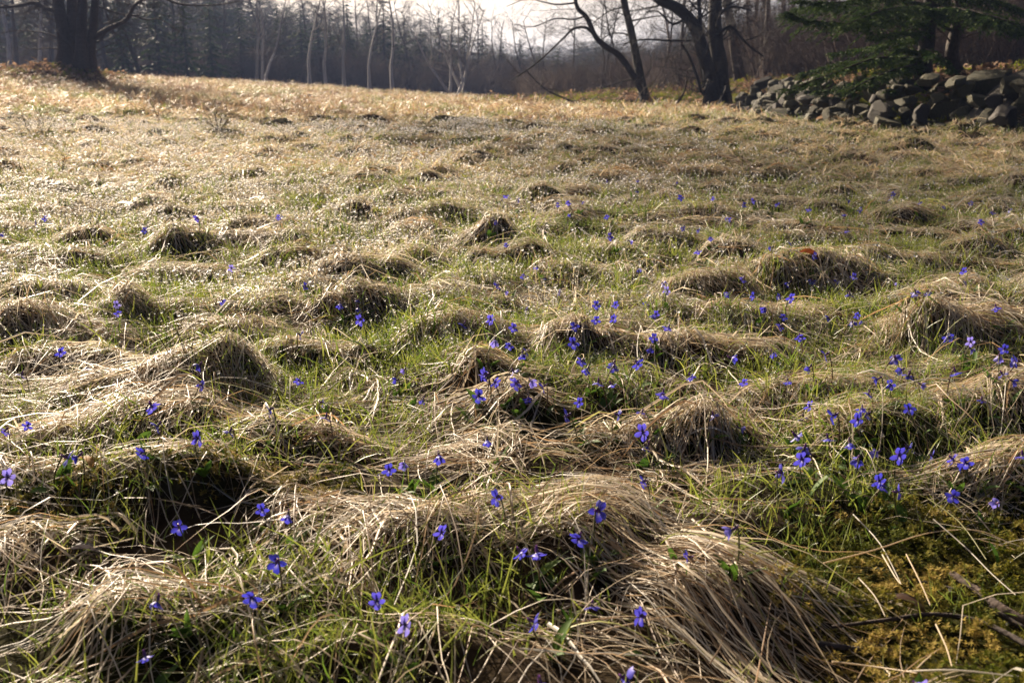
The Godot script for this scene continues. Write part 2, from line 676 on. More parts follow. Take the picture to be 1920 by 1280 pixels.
func build_straw() -> void:
	for i in tussocks.size():
		var m: Array = mounds[i]
		var o := thing("grass_tussock", Vector3(m[0], ground_h(m[0], m[1]) - m[6], m[1]), tussocks[i][8], "grass tussock", "straw tussocks of the meadow")
		tussock_nodes.append(o)
		tussock_straw.append(MB.new())
		tussock_stray.append(MB.new())
	var rest := MB.new()
	var d := 0.5
	while d < 7.0:
		var s := 0.0070 * pow(maxf(1.0, d / 1.6), 0.95)
		var half := 0.56 * d + 0.16
		var x := -half
		while x < half:
			x += s
			var px := x + rand(-0.5, 0.5) * s
			var pz := -(d + rand(-0.5, 0.5) * s)
			if px > wall_x(-pz) - 0.1 and -pz > 6.0:
				continue
			var mh := mound_h(px, pz)
			var cover := 0.06 + mh * 34.0 + noise.get_noise_2d(px * 4.0, pz * 4.0) * 0.55 + noise.get_noise_2d(px * 11.0, pz * 11.0) * 0.45
			cover *= 1.0 - 0.94 * moss_mask(px, pz)
			if rng.randf() > cover:
				continue
			var which := tussock_at(px, pz)
			var f := lie_of(px, pz, which)
			var loose := 0.75 / (0.55 + f.length())
			if rng.randf() < (0.3 if which != 0 else 0.05):
				loose = 2.2
			var ang := f.angle() + rng.randfn(0.0, minf(loose, 2.2) * 0.6)
			var big := pow(maxf(1.0, d / 1.6), 0.5)
			var stray := rng.randf() < 0.06
			var mb: MB = rest
			var from := Vector3.ZERO
			if which >= 0:
				mb = tussock_stray[which] if stray else tussock_straw[which]
				from = tussock_nodes[which].position
			var segs := 6 if d < 1.4 else (5 if d < 2.4 else (4 if d < 4.0 else 3))
			var length := rand(0.05, 0.14) * (1.0 + 0.25 * big)
			var arch := absf(rng.randfn(0.0, 0.006))
			if which == 0:
				length = rand(0.12, 0.24)
				arch *= 0.6
			if stray:
				arch = rand(0.012, 0.04)
				length *= 1.3
			strand(mb, from, px - cos(ang) * length * 0.3, pz - sin(ang) * length * 0.3, ang, length, segs, (rand(0.0007, 0.0017) if rng.randf() < 0.9 else rand(0.002, 0.0036)) * big, rand(0.001, 0.017), arch)
		d += s
	for i in tussocks.size():
		if tussock_straw[i].v.size():
			part("thatch", tussock_straw[i].mesh(M.straw), tussock_nodes[i]).set_meta("kind", "stuff")
		if tussock_stray[i].v.size():
			part("stray_stalks", tussock_stray[i].mesh(M.straw), tussock_nodes[i]).set_meta("kind", "stuff")
	var o := part(numbered("dry_grass"), rest.mesh(M.straw), self)
	o.set_meta("kind", "stuff")
	tag(o, "matted dry straw lying between the tussocks", "grass")


func tuft(blades: int, spread: float, length: float, w: float, flat: float, greens: float, stain := Color(1, 1, 1)) -> ArrayMesh:
	# a far clump of dry blades
	var mb := MB.new()
	for k in blades:
		var a := rand(0, TAU)
		var r := sqrt(rng.randf()) * spread
		var p := Vector3(cos(a) * r, -0.01, sin(a) * r)
		var dir := Vector3(rng.randfn(0, 1), rand(0.15, 1.1) * flat, rng.randfn(0, 1)).normalized()
		var l := length * rand(0.5, 1.2)
		var pts := PackedVector3Array()
		for i in 4:
			var f := i / 3.0
			pts.append(p + dir * l * f + Vector3(0, -l * 0.55 * f * f * (1.0 - 0.3 * flat), 0))
		var c := straw_color() * stain
		if rng.randf() < greens:
			c = Color(0.12, 0.19, 0.03).lerp(Color(0.26, 0.28, 0.07), rng.randf())
		mb.ribbon(pts, w * rand(0.6, 1.3), rand(-1.0, 1.0), c, c, 0.3)
	return mb.mesh(M.straw)


func green_clump(blades: int, height: float, w: float, dew: float, spread := 0.008) -> ArrayMesh:
	var mb := MB.new()
	var drops := MB.new()
	for k in blades:
		var p := Vector3(rng.randfn(0, spread), -0.006, rng.randfn(0, spread))
		var out := Vector3(rng.randfn(0, 0.35), 1.0, rng.randfn(0, 0.35)).normalized()
		var lean := Vector3(rng.randfn(0, 1), 0, rng.randfn(0, 1)).normalized() * rand(0.0, 0.7)
		var l := height * rand(0.45, 1.15)
		var pts := PackedVector3Array()
		for i in 5:
			var f := i / 4.0
			pts.append(p + (out * f + lean * f * f - Vector3(0, 0.3, 0) * lean.length() * f * f) * l)
		var c := Color(0.10, 0.17, 0.025).lerp(Color(0.28, 0.30, 0.06), rng.randf())
		mb.ribbon(pts, w * rand(0.7, 1.25), rand(-1.5, 1.5), c * 0.85, c, 0.08)
		if rng.randf() < dew:
			ball(drops, pts[4], maxf(w, 0.0018) * rand(0.5, 0.85), Color(0.95, 0.95, 0.95))
		if rng.randf() < dew * 0.5:
			ball(drops, pts[2] + Vector3(0, w * 0.3, 0), maxf(w, 0.0018) * rand(0.35, 0.6), Color(0.95, 0.95, 0.95))
	var am := mb.mesh(M.green)
	if drops.v.size():
		drops.add_to(am, M.dew)
	return am


func ball(mb: MB, p: Vector3, r: float, col: Color) -> void:
	var at := mb.v.size()
	for i in 5:
		var up := PI * i / 4.0
		for j in 8:
			var n := Vector3(sin(up) * cos(TAU * j / 8.0), cos(up), sin(up) * sin(TAU * j / 8.0))
			mb.v.append(p + n * r)
			mb.n.append(n)
			mb.c.append(col)
			if i > 0:
				var a := at + (i - 1) * 8
				var j2 := (j + 1) % 8
				mb.ix.append_array([a + j, a + 8 + j, a + j2, a + j2, a + 8 + j, a + 8 + j2])


func stand(p: Vector3, size: float, lean := 0.25) -> Transform3D:
	var b := Basis(Vector3.UP, rand(0, TAU)).rotated(Vector3(1, 0, 0), rng.randfn(0, lean)).rotated(Vector3(0, 0, 1), rng.randfn(0, lean))
	return Transform3D(b.scaled(Vector3.ONE * size), p)


func build_grass() -> void:
	# fresh green blades, densest in the hollows
	var kinds := []
	for k in 4:
		kinds.append([green_clump(5, 0.062, 0.0024, 0.05), []])
	for k in 4:
		kinds.append([green_clump(6, 0.060, 0.0030, 0.45), []])
	var d := 0.5
	while d < 13.0:
		var s := 0.0155 * pow(maxf(1.0, d / 1.5), 0.85)
		var half := 0.56 * d + 0.2
		var x := -half
		while x < half:
			x += s
			var px := x + rand(-0.5, 0.5) * s
			var pz := -(d + rand(-0.5, 0.5) * s)
			if px > wall_x(-pz) - 0.1 and -pz > 6.0:
				continue
			var mh := mound_h(px, pz)
			var want := 0.31 - mh * 10.0 + noise.get_noise_2d(px * 2.3 + 31.0, pz * 2.3) * 0.9
			want += 0.16 * smooth(-0.5, 1.5, px) * smooth(1.2, 4.0, d)
			want -= 0.22 * smooth(1.6, 0.9, d)
			want *= 1.0 - 0.8 * moss_mask(px, pz)
			if rng.randf() > want:
				continue
			var wet := smooth(0.9, 1.8, d) * (0.85 - 0.5 * smooth(-0.1, 0.45, px / d))
			var k := rng.randi_range(4, 7) if rng.randf() < wet else rng.randi_range(0, 3)
			var size := rand(0.4, 1.1) * pow(maxf(1.0, d / 2.2), 0.45)
			kinds[k][1].append(stand(Vector3(px, ground_h(px, pz), pz), size))
		d += s
	# a haze of fine short blades over hollows and mounds alike
	var thin := []
	for k in 4:
		thin.append([green_clump(16, 0.034, 0.0011, 0.10 if k < 2 else 0.35, 0.022), []])
	d = 0.55
	while d < 10.0:
		var s := 0.018 * pow(maxf(1.0, d / 1.4), 0.85)
		var half := 0.56 * d + 0.2
		var x := -half
		while x < half:
			x += s
			var px := x + rand(-0.5, 0.5) * s
			var pz := -(d + rand(-0.5, 0.5) * s)
			if px > wall_x(-pz) - 0.1 and -pz > 6.0:
				continue
			var want := 0.25 + noise.get_noise_2d(px * 3.1 + 11.0, pz * 3.1 + 5.0) * 0.8 - 0.18 * smooth(1.7, 0.9, d) + 0.16 * smooth(-0.2, 0.1, px / d) * smooth(1.2, 2.0, d)
			want *= 1.0 - 0.7 * moss_mask(px, pz)
			if rng.randf() > want:
				continue
			var wet := smooth(0.9, 1.8, d) * (0.85 - 0.5 * smooth(-0.1, 0.45, px / d))
			thin[rng.randi_range(2, 3) if rng.randf() < wet else rng.randi_range(0, 1)][1].append(stand(Vector3(px, ground_h(px, pz) + 0.006, pz), rand(0.6, 1.3) * pow(maxf(1.0, d / 2.2), 0.4)))
		d += s
	kinds.append_array(thin)
	for k in kinds:
		scatter("green_grass", k[0], k[1], "fresh green grass blades growing up through the straw", "grass")
	# dew hanging in the dry straw farther off
	var dewy := MB.new()
	for k in 9:
		var p := Vector3(rng.randfn(0, 0.05), rand(0.004, 0.03), rng.randfn(0, 0.05))
		dewy.ribbon(PackedVector3Array([Vector3(p.x * 0.8, -0.01, p.z * 0.8), p * 0.97]), 0.0012, 0.3, Color(0.5, 0.42, 0.25), Color(0.5, 0.42, 0.25), 0.6)
	var wet_mesh := dewy.mesh(M.straw)
	var beads := MB.new()
	for k in 9:
		ball(beads, dewy.v[k * 4 + 2], rand(0.002, 0.0040), Color(0.95, 0.95, 0.95))
	beads.add_to(wet_mesh, M.dew)
	var spots := []
	for k in 15000:
		var dd := pow(rng.randf(), 0.7) * 8.5 + 1.6
		var xx := rand(-0.56, 0.56) * dd
		if rng.randf() > 0.95 - 0.85 * smooth(-0.25, 0.35, xx / dd) or rng.randf() > 0.42 + noise.get_noise_2d(xx * 1.5, dd * 1.5) * 1.6:
			continue
		spots.append(stand(Vector3(xx, ground_h(xx, -dd) + 0.012, -dd), rand(0.8, 1.3) * pow(maxf(1.0, dd / 3.0), 0.4), 0.15))
	scatter("dew_drops", wet_mesh, spots, "sparkling dewdrops hung in the dry grass", "dew")
	# dry tufts from the middle distance to the edge of the woods
	var far := []
	for k in 4:
		far.append([tuft(44, 0.09, 0.10, 0.0042, 0.8, 0.10, Color(1.0, 0.93, 0.83)), []])
	for k in 4:
		far.append([tuft(80, 0.24, 0.18, 0.008, 0.8, 0.05, Color(1.0, 0.91, 0.79)), []])
	for k in 4:     # russet patches of dead bracken, and greener ones
		far.append([tuft(70, 0.22, 0.17, 0.008, 1.0, 0.04 if k < 2 else 0.45, Color(0.62, 0.50, 0.44) if k < 2 else Color(1, 1, 1)), []])
	d = 4.5
	while d < 46.0:
		var near := d < 12.0
		var s := 0.062 * pow(d / 5.0, 0.7) if near else 0.155 * pow(d / 12.0, 0.55)
		var half := 0.56 * d + 0.4
		var x := -half
		while x < half:
			x += s
			var px := x + rand(-0.5, 0.5) * s
			var pz := -(d + rand(-0.5, 0.5) * s)
			if px > wall_x(-pz) - 0.25 and -pz > 6.0 or px > -0.5 and d > 22.3:
				continue
			if Vector2(px + 11.0, pz + 25.0).length() < rand(0.8, 1.6):
				continue
			if rng.randf() > 0.8 + noise.get_noise_2d(px * 1.2, pz * 1.2) * 0.8:
				continue
			var k := rng.randi_range(0, 3) + (0 if near else 4)
			var patch := noise.get_noise_2d(px * 0.35 + 50.0, pz * 0.35) + 0.12 * smooth(-2.0, -9.0, px) + rand(-0.12, 0.12)
			if d > 12.0 and patch > 0.22:
				k = rng.randi_range(8, 9)
			elif d > 12.0 and patch < -0.22 + 0.15 * smooth(0.0, 4.0, px):
				k = rng.randi_range(10, 11)
			far[k][1].append(stand(Vector3(px, ground_h(px, pz), pz), rand(0.7, 1.2)))
		d += s
	for k in far:
		scatter("dry_grass", k[0], k[1], "pale dry grass covering the far meadow", "grass")


func build_moss() -> void:
	var kinds := []
	for k in 4:
		var mb := MB.new()
		for i in 9:
			var a := TAU * i / 9.0 + rand(-0.3, 0.3)
			var out := Vector3(cos(a), rand(0.4, 1.4), sin(a)).normalized()
			var c := Color(0.06, 0.085, 0.010).lerp(Color(0.20, 0.18, 0.02), rng.randf() * 0.6 + 0.1 * k).lerp(Color(0.46, 0.32, 0.10), 0.18 * k * rng.randf() + (0.25 if k == 3 else 0.0))
			mb.leaf(Vector3(0, rand(0, 0.003), 0), out, out.cross(Vector3.UP).normalized(), rand(0.0022, 0.0040), 0.0014, 0.6, c, 2)
		kinds.append([mb.mesh(M.moss), []])
	var d := 0.5
	while d < 1.3:
		var x := -0.8
		while x < 0.8:
			x += 0.0034
			var px := x + rand(-0.5, 0.5) * 0.005
			var pz := -d + rand(-0.5, 0.5) * 0.005
			var m := moss_mask(px, pz)
			if m > 0.05 and rng.randf() < m * 0.9:
				var up := 0.020 * maxf(0.0, fine.get_noise_2d(px * 26.0, pz * 26.0) + 0.25) + 0.006 * fine.get_noise_2d(px * 90.0, pz * 90.0)
				if rng.randf() > 0.35 + up * 60.0:
					continue
				var tone := clampi(int((noise.get_noise_2d(px * 9.0, pz * 9.0) + 0.45) * 4.4 + rand(-0.8, 0.8)), 0, 3)
				kinds[tone][1].append(stand(Vector3(px, ground_h(px, pz) + up, pz), rand(0.7, 1.5), 0.35))
		d += 0.0034
	for k in kinds:
		scatter("moss", k[0], k[1], "yellow-green moss cushion in the hollows", "moss")


func build_litter() -> void:
	# fallen leaves and moss on the bank behind the wall and under the trees
	var kinds := []
	for k in 4:
		var mb := MB.new()
		for i in 7:
			var a := rand(0, TAU)
			var dir := Vector3(cos(a), rand(-0.3, 0.5), sin(a)).normalized()
			var c := Color(0.15, 0.085, 0.05).lerp(Color(0.30, 0.20, 0.13), rng.randf())
			mb.leaf(Vector3(rng.randfn(0, 0.07), rand(0.0, 0.02), rng.randfn(0, 0.07)), dir, dir.cross(Vector3.UP).normalized(), rand(0.05, 0.08), rand(0.03, 0.045), rand(0.3, 1.4), c, 3)
		kinds.append([mb.mesh(M.moss), []])
	for k in 4:
		var mb := MB.new()
		for i in 46:
			var a := rand(0, TAU)
			var r := sqrt(rng.randf()) * 0.11
			var p := Vector3(cos(a) * r, rand(-0.01, 0.03), sin(a) * r)
			var out := Vector3(rng.randfn(0, 0.5), 1.0, rng.randfn(0, 0.5)).normalized()
			mb.leaf(p, out, out.cross(Vector3(0.2, 0.1, 1)).normalized(), rand(0.02, 0.05), 0.007, 0.4, Color(0.10, 0.13, 0.012).lerp(Color(0.24, 0.25, 0.02), rng.randf()), 2)
		kinds.append([mb.mesh(M.moss), []])
	for k in 30000:
		var d := 7.0 + 40.0 * pow(rng.randf(), 1.6)
		var x := rand(-1.0, 0.62 * d + 2.0)
		if x < wall_x(d) + 0.25 and d < 22.0:
			continue
		var m := noise.get_noise_2d(x * 0.9, -d * 0.9)
		var green := m > rand(0.05, 0.4)
		kinds[rng.randi_range(0, 3) + (4 if green else 0)][1].append(stand(Vector3(x, ground_h(x, -d) + 0.004, -d), rand(0.8, 1.4) * (1.0 + d * 0.012), 0.3))
	for k in 700:     # and round the foot of the old tree
		var a := rand(0, TAU)
		var r := sqrt(rng.randf()) * 1.5
		var x := -11.0 + cos(a) * r
		var z := -25.0 + sin(a) * r
		kinds[rng.randi_range(4, 7) if rng.randf() < 0.12 else rng.randi_range(0, 3)][1].append(stand(Vector3(x, ground_h(x, z), z), rand(1.2, 2.0), 0.3))
	for k in 8:
		if k < 4:
			scatter("leaf_litter", kinds[k][0], kinds[k][1], "brown fallen leaves on the bank under the trees", "leaf litter")
		else:
			scatter("moss", kinds[k][0], kinds[k][1], "bright green moss on the bank under the trees", "moss")


# ---------------------------------------------------------------- violets
func violet_spots() -> PackedVector2Array:
	return PackedVector2Array([
		Vector2(1731, 1253), Vector2(1132, 1273), Vector2(1023, 1251), Vector2(280, 1225), Vector2(761, 1174), Vector2(1218, 1146), Vector2(1033, 1140), Vector2(708, 1128), Vector2(1080, 1124), Vector2(492, 1124), Vector2(344, 1110),
		Vector2(523, 1065), Vector2(1017, 1038), Vector2(996, 1013), Vector2(1278, 1015), Vector2(1114, 997), Vector2(1379, 996), Vector2(354, 986), Vector2(805, 986), Vector2(1893, 986), Vector2(542, 962), Vector2(1120, 958), Vector2(503, 949), Vector2(1858, 939), Vector2(945, 929), Vector2(1699, 922), Vector2(1757, 917),
		Vector2(1217, 904), Vector2(1627, 899), Vector2(17, 890), Vector2(1474, 889), Vector2(1654, 884), Vector2(733, 879), Vector2(1797, 879), Vector2(765, 872), Vector2(1832, 864), Vector2(1603, 864), Vector2(816, 856), Vector2(143, 854), Vector2(1517, 853), Vector2(1692, 853), Vector2(267, 847), Vector2(1724, 846), Vector2(1751, 845), Vector2(1900, 843), Vector2(1619, 841), Vector2(94, 838), Vector2(1529, 835),
		Vector2(1706, 821), Vector2(378, 820), Vector2(930, 820), Vector2(1241, 817), Vector2(1565, 816), Vector2(1600, 813), Vector2(1210, 809), Vector2(433, 806), Vector2(9, 800), Vector2(1388, 797), Vector2(274, 797), Vector2(22, 789), Vector2(1332, 786), Vector2(1521, 785), Vector2(1596, 784), Vector2(617, 781), Vector2(1222, 777), Vector2(509, 775), Vector2(1082, 775), Vector2(1152, 775), Vector2(1572, 772), Vector2(1640, 772), Vector2(1609, 766), Vector2(1732, 764), Vector2(252, 761), Vector2(1467, 760), Vector2(1074, 753), Vector2(978, 751), Vector2(602, 749), Vector2(1509, 748), Vector2(1846, 744),
		Vector2(1639, 739), Vector2(1237, 735), Vector2(894, 734), Vector2(767, 732), Vector2(969, 722), Vector2(1020, 722), Vector2(357, 722), Vector2(1741, 722), Vector2(1473, 720), Vector2(1683, 720), Vector2(982, 716), Vector2(1384, 711), Vector2(1893, 711), Vector2(1656, 710), Vector2(742, 709), Vector2(1139, 708), Vector2(1175, 708), Vector2(548, 707), Vector2(947, 707), Vector2(901, 705), Vector2(1314, 702), Vector2(1724, 700), Vector2(45, 702), Vector2(1787, 698), Vector2(1682, 696), Vector2(1102, 691), Vector2(1861, 691), Vector2(759, 691), Vector2(942, 690), Vector2(917, 690), Vector2(1526, 688), Vector2(378, 681), Vector2(1128, 681), Vector2(1087, 676), Vector2(1178, 674), Vector2(1157, 672), Vector2(1878, 672), Vector2(1388, 672), Vector2(1562, 667), Vector2(137, 667), Vector2(1871, 660), Vector2(1448, 659), Vector2(110, 655), Vector2(951, 655), Vector2(1660, 653), Vector2(1813, 653), Vector2(998, 652), Vector2(1866, 648), Vector2(960, 643), Vector2(906, 642), Vector2(1201, 642), Vector2(1223, 640),
		Vector2(1089, 636), Vector2(1827, 636), Vector2(1514, 628), Vector2(564, 628), Vector2(1755, 625), Vector2(1090, 619), Vector2(951, 614), Vector2(1108, 611), Vector2(1232, 611), Vector2(1472, 609), Vector2(862, 605), Vector2(685, 600), Vector2(1560, 593), Vector2(1586, 593), Vector2(1603, 593), Vector2(917, 592), Vector2(1467, 592), Vector2(1228, 588), Vector2(707, 587), Vector2(1617, 587), Vector2(1250, 585), Vector2(1166, 585), Vector2(203, 580), Vector2(669, 573), Vector2(1411, 573), Vector2(1883, 573), Vector2(979, 571), Vector2(1121, 571), Vector2(222, 571), Vector2(636, 569), Vector2(404, 564), Vector2(1201, 564), Vector2(1149, 563), Vector2(681, 562), Vector2(1476, 561),
		Vector2(1402, 554), Vector2(1448, 552), Vector2(1730, 547), Vector2(1040, 545), Vector2(956, 545), Vector2(1252, 545), Vector2(1704, 542), Vector2(1608, 540), Vector2(1340, 538), Vector2(572, 530), Vector2(1233, 530), Vector2(1481, 526), Vector2(1572, 525), Vector2(956, 523), Vector2(1689, 523), Vector2(1390, 521), Vector2(1828, 521), Vector2(1596, 519), Vector2(985, 516), Vector2(1027, 516), Vector2(1553, 516), Vector2(1197, 506), Vector2(1801, 506), Vector2(437, 502), Vector2(1021, 489), Vector2(1526, 475), Vector2(1443, 470), Vector2(1323, 468), Vector2(951, 466), Vector2(1474, 458), Vector2(1335, 456),
		Vector2(1192, 451), Vector2(1150, 446), Vector2(3, 442), Vector2(1304, 439), Vector2(1271, 435), Vector2(265, 432), Vector2(1576, 432), Vector2(1004, 428), Vector2(918, 426), Vector2(64, 420), Vector2(371, 420), Vector2(1847, 419), Vector2(522, 409), Vector2(72, 408), Vector2(1144, 408), Vector2(1071, 404), Vector2(1387, 403), Vector2(1582, 401), Vector2(1864, 399), Vector2(1893, 396), Vector2(1617, 394), Vector2(1508, 391), Vector2(1768, 389), Vector2(1725, 385), Vector2(1044, 384), Vector2(1068, 383), Vector2(1447, 382), Vector2(1390, 381), Vector2(951, 380), Vector2(973, 380), Vector2(1087, 380), Vector2(1814, 380), Vector2(1419, 379), Vector2(1340, 377), Vector2(1667, 375), Vector2(1593, 375), Vector2(1282, 373), Vector2(934, 365), Vector2(1687, 363), Vector2(1187, 351), Vector2(1193, 342), Vector2(1137, 341), Vector2(1266, 341),
	])


const STALK := 0.055


func petal_mesh(length: float, width: float, curl: float, throat: bool, tone: float) -> ArrayMesh:
	var mb := MB.new()
	if tone > 0.92:
		return pale_petal(length, width, curl, throat)
	var c := Color(0.042, 0.046, 0.47).lerp(Color(0.105, 0.09, 0.62), tone)
	mb.leaf(Vector3.ZERO, Vector3.UP, Vector3.RIGHT, length, width, curl, c, 5, 1.25, 0.18, Color(0.55, 0.5, 0.6, 1) if throat else Color(0.06, 0.02, 0.22, 1))
	return mb.mesh(M.petal)


func pale_petal(length: float, width: float, curl: float, throat: bool) -> ArrayMesh:
	var mb := MB.new()
	mb.leaf(Vector3.ZERO, Vector3.UP, Vector3.RIGHT, length, width, curl, Color(0.23, 0.20, 0.68), 5, 1.25, 0.18, Color(0.6, 0.55, 0.65, 1) if throat else Color(0.10, 0.05, 0.26, 1))
	return mb.mesh(M.petal)


func make_violet(kind: int) -> Node3D:
	# kinds: 0 open, 1 nodding, 2 half closed, 3 turned aside, 4 wide
	var o := Node3D.new()
	var open: float = [1.0, 0.75, 0.3, 0.85, 1.15][kind]
	var nod: float = [0.25, 0.95, 0.6, 0.5, 0.05][kind]
	var tone := rng.randf()
	var stem := MB.new()
	var top := Vector3(rand(-0.006, 0.006), STALK, rand(-0.004, 0.004))
	var head := top + Vector3(0, -0.004, 0.006)
	var pts := PackedVector3Array()
	for k in 6:
		var f := k / 5.0
		pts.append(Vector3(top.x * f * f, -0.01 + (STALK + 0.008) * f, -0.004 * sin(f * PI) + top.z * f))
	pts.append(top + Vector3(0, 0.001, 0.0035))
	pts.append(head)
	var r := PackedFloat32Array()
	for k in pts.size():
		r.append(0.0010)
	stem.tube(pts, r, 5, Color(0.13, 0.075, 0.04) if kind % 2 else Color(0.10, 0.10, 0.03))
	o.add_child(named("stem", stem.mesh(M.stem)), true)
	# the flower looks along +z of this frame, bent down by nod
	var frame := Transform3D(Basis(Vector3.RIGHT, nod), head)
	# upper pair, side pair, lip
	var up := petal_mesh(0.0115, 0.0075, -0.7, false, tone)
	var low := petal_mesh(0.012, 0.0070, 0.5, false, tone)
	var lip := petal_mesh(0.0125, 0.0090, 0.6, true, tone)
	for a in [[up, 0.38, 0.25], [up, -0.38, 0.25], [low, 1.95, -0.2], [low, -1.95, -0.2], [lip, PI, -0.35]]:
		var p := named("petal", a[0])
		var turn := Basis(Vector3.BACK, -a[1]) * Basis(Vector3.RIGHT, (1.0 - open) * 1.15 - a[2] * 0.7 + rand(-0.18, 0.18))
		p.transform = frame * Transform3D(turn, turn * Vector3(0, 0.0008, 0))
		o.add_child(p, true)
	var spur := MB.new()
	spur.tube(PackedVector3Array([Vector3(0, 0, 0.002), Vector3(0, 0.0004, -0.0025), Vector3(0, 0.001, -0.006), Vector3(0, 0.0022, -0.0085)]), PackedFloat32Array([0.0008, 0.0019, 0.0015, 0.0007]), 6, Color(0.16, 0.06, 0.22))
	var sp := named("spur", spur.mesh(M.petal))
	sp.transform = frame
	o.add_child(sp, true)
	var cal := MB.new()
	for k in 5:
		var a := TAU * k / 5.0
		var dir := Vector3(cos(a) * 0.6, sin(a) * 0.6, 0.7).normalized()
		cal.leaf(Vector3(0, 0, -0.002), dir, dir.cross(Vector3.BACK).normalized(), 0.0058, 0.0018, 0.3, Color(0.07, 0.075, 0.02), 2)
	var ca := named("calyx", cal.mesh(M.stem))
	ca.transform = frame
	o.add_child(ca, true)
	for k in 3 + kind % 3:
		var lf := MB.new()
		var a := rand(0, TAU)
		var dir := Vector3(cos(a) * 0.7, rand(0.7, 1.2), sin(a) * 0.7).normalized()
		var c := Color(0.045, 0.10, 0.016).lerp(Color(0.09, 0.17, 0.025), rng.randf())
		lf.leaf(Vector3(cos(a) * 0.004, -0.004, sin(a) * 0.004), dir, dir.cross(Vector3.UP).normalized(), rand(0.028, 0.048), rand(0.010, 0.016), rand(0.2, 1.0), c, 5, 0.85, 0.3)
		o.add_child(named("leaf", lf.mesh(M.leaf)), true)
	return o


func named(called: String, mesh: Mesh) -> MeshInstance3D:
	var o := MeshInstance3D.new()
	o.name = called
	o.mesh = mesh
	return o


func far_violet(kind: int) -> ArrayMesh:
	# a violet too small to show its parts: stem and five petals in one
	var st := SurfaceTool.new()
	var whole := make_violet(kind)
	var am := ArrayMesh.new()
	for m in [M.petal, M.stem, M.leaf]:
		st.clear()
		for p in whole.get_children():
			if p.mesh.surface_get_material(0) == m:
				st.append_from(p.mesh, 0, p.transform)
		st.commit(am)
		am.surface_set_material(am.get_surface_count() - 1, m)
	whole.free()
	return am


func ordinal(k: int, n: int) -> String:
	var w := ["first", "second", "third", "fourth", "fifth", "sixth", "seventh", "eighth", "ninth", "tenth", "eleventh", "twelfth", "thirteenth", "fourteenth", "fifteenth", "sixteenth", "seventeenth", "eighteenth", "nineteenth", "twentieth", "twenty-first", "twenty-second", "twenty-third", "twenty-fourth"]
	if n == 1:
		return "only one"
	if k == 0:
		return "leftmost"
	if k == n - 1:
		return "rightmost"
	return w[mini(k, w.size() - 1)] + " from left"


func build_violets() -> void:
	var spots := violet_spots()
	var bands := [1090, 930, 830, 740, 640, 560, 480, 400, 0]
	var where := [
		["in the bottom left corner's straw", "along the bottom edge, middle", "on the bottom right moss"],
		["in the hollow above the bottom left straw ridge", "on the front of the central straw mound", "in the dark hollow above the moss"],
		["along the shaded long left ridge", "just behind the central straw mound", "in the dense clump at right"],
		["on top of the long left ridge", "in the dark hollow behind the central mound", "on the mounds behind the dense right clump"],
		["around the grey web of straw at left", "in the dense band crossing the middle", "between straw mounds at middle right"],
		["among the pale sweeps of straw at left", "beside the small straw dome in the middle", "in front of the tall right tussock"],
		["behind the steep tussock at left", "by the reddish straw hump", "before the dark shaggy tussock"],
		["in the sparkling far left meadow", "near the dewy web thread", "around the brown dead leaf"],
		["farthest away on the left", "farthest away in the middle", "farthest away on the right"],
	]
	var look := ["open-faced blue violet", "nodding blue violet", "half-closed blue violet", "side-turned blue violet", "wide-spread blue violet"]
	var cells := {}
	for s in spots:
		var b := 0
		while s.y < bands[b]:
			b += 1
		var t := 0 if s.x < 640 else (1 if s.x < 1280 else 2)
		var key := Vector2i(b, t)
		if not cells.has(key):
			cells[key] = []
		cells[key].append(s)
	var protos := []
	var smalls := []
	for k in 20:
		protos.append(make_violet(k % 5))
		smalls.append(far_violet(k % 5))
	for key in cells:
		var list: Array = cells[key]
		list.sort_custom(func(a, b): return a.x < b.x)
		for i in list.size():
			var s: Vector2 = list[i]
			var k := rng.randi_range(0, 19)
			if s == Vector2(1731, 1253):
				k = 4
			var size := rand(0.75, 1.15) * 0.77
			var p := on_ground(s.x, s.y, STALK * size)
			var label := "%s %s, %s" % [look[k % 5], where[key.x][key.y], ordinal(i, list.size())]
			var o: Node3D
			if s.y < 470:
				var mi := MeshInstance3D.new()
				mi.mesh = smalls[k]
				o = mi
				size *= 1.1
			else:
				o = protos[k].duplicate()
			o.name = numbered("violet")
			add_child(o)
			o.position = p
			o.basis = Basis(Vector3.UP, rng.randfn(0.0, 1.0) if rng.randf() < 0.75 else rand(-PI, PI)).rotated(Vector3(0, 0, 1), rng.randfn(0, 0.28)).rotated(Vector3(1, 0, 0), rng.randfn(0, 0.2)).scaled(Vector3.ONE * size)
			tag(o, label, "violet", "violets in the meadow")
	for p in protos:
		p.free()


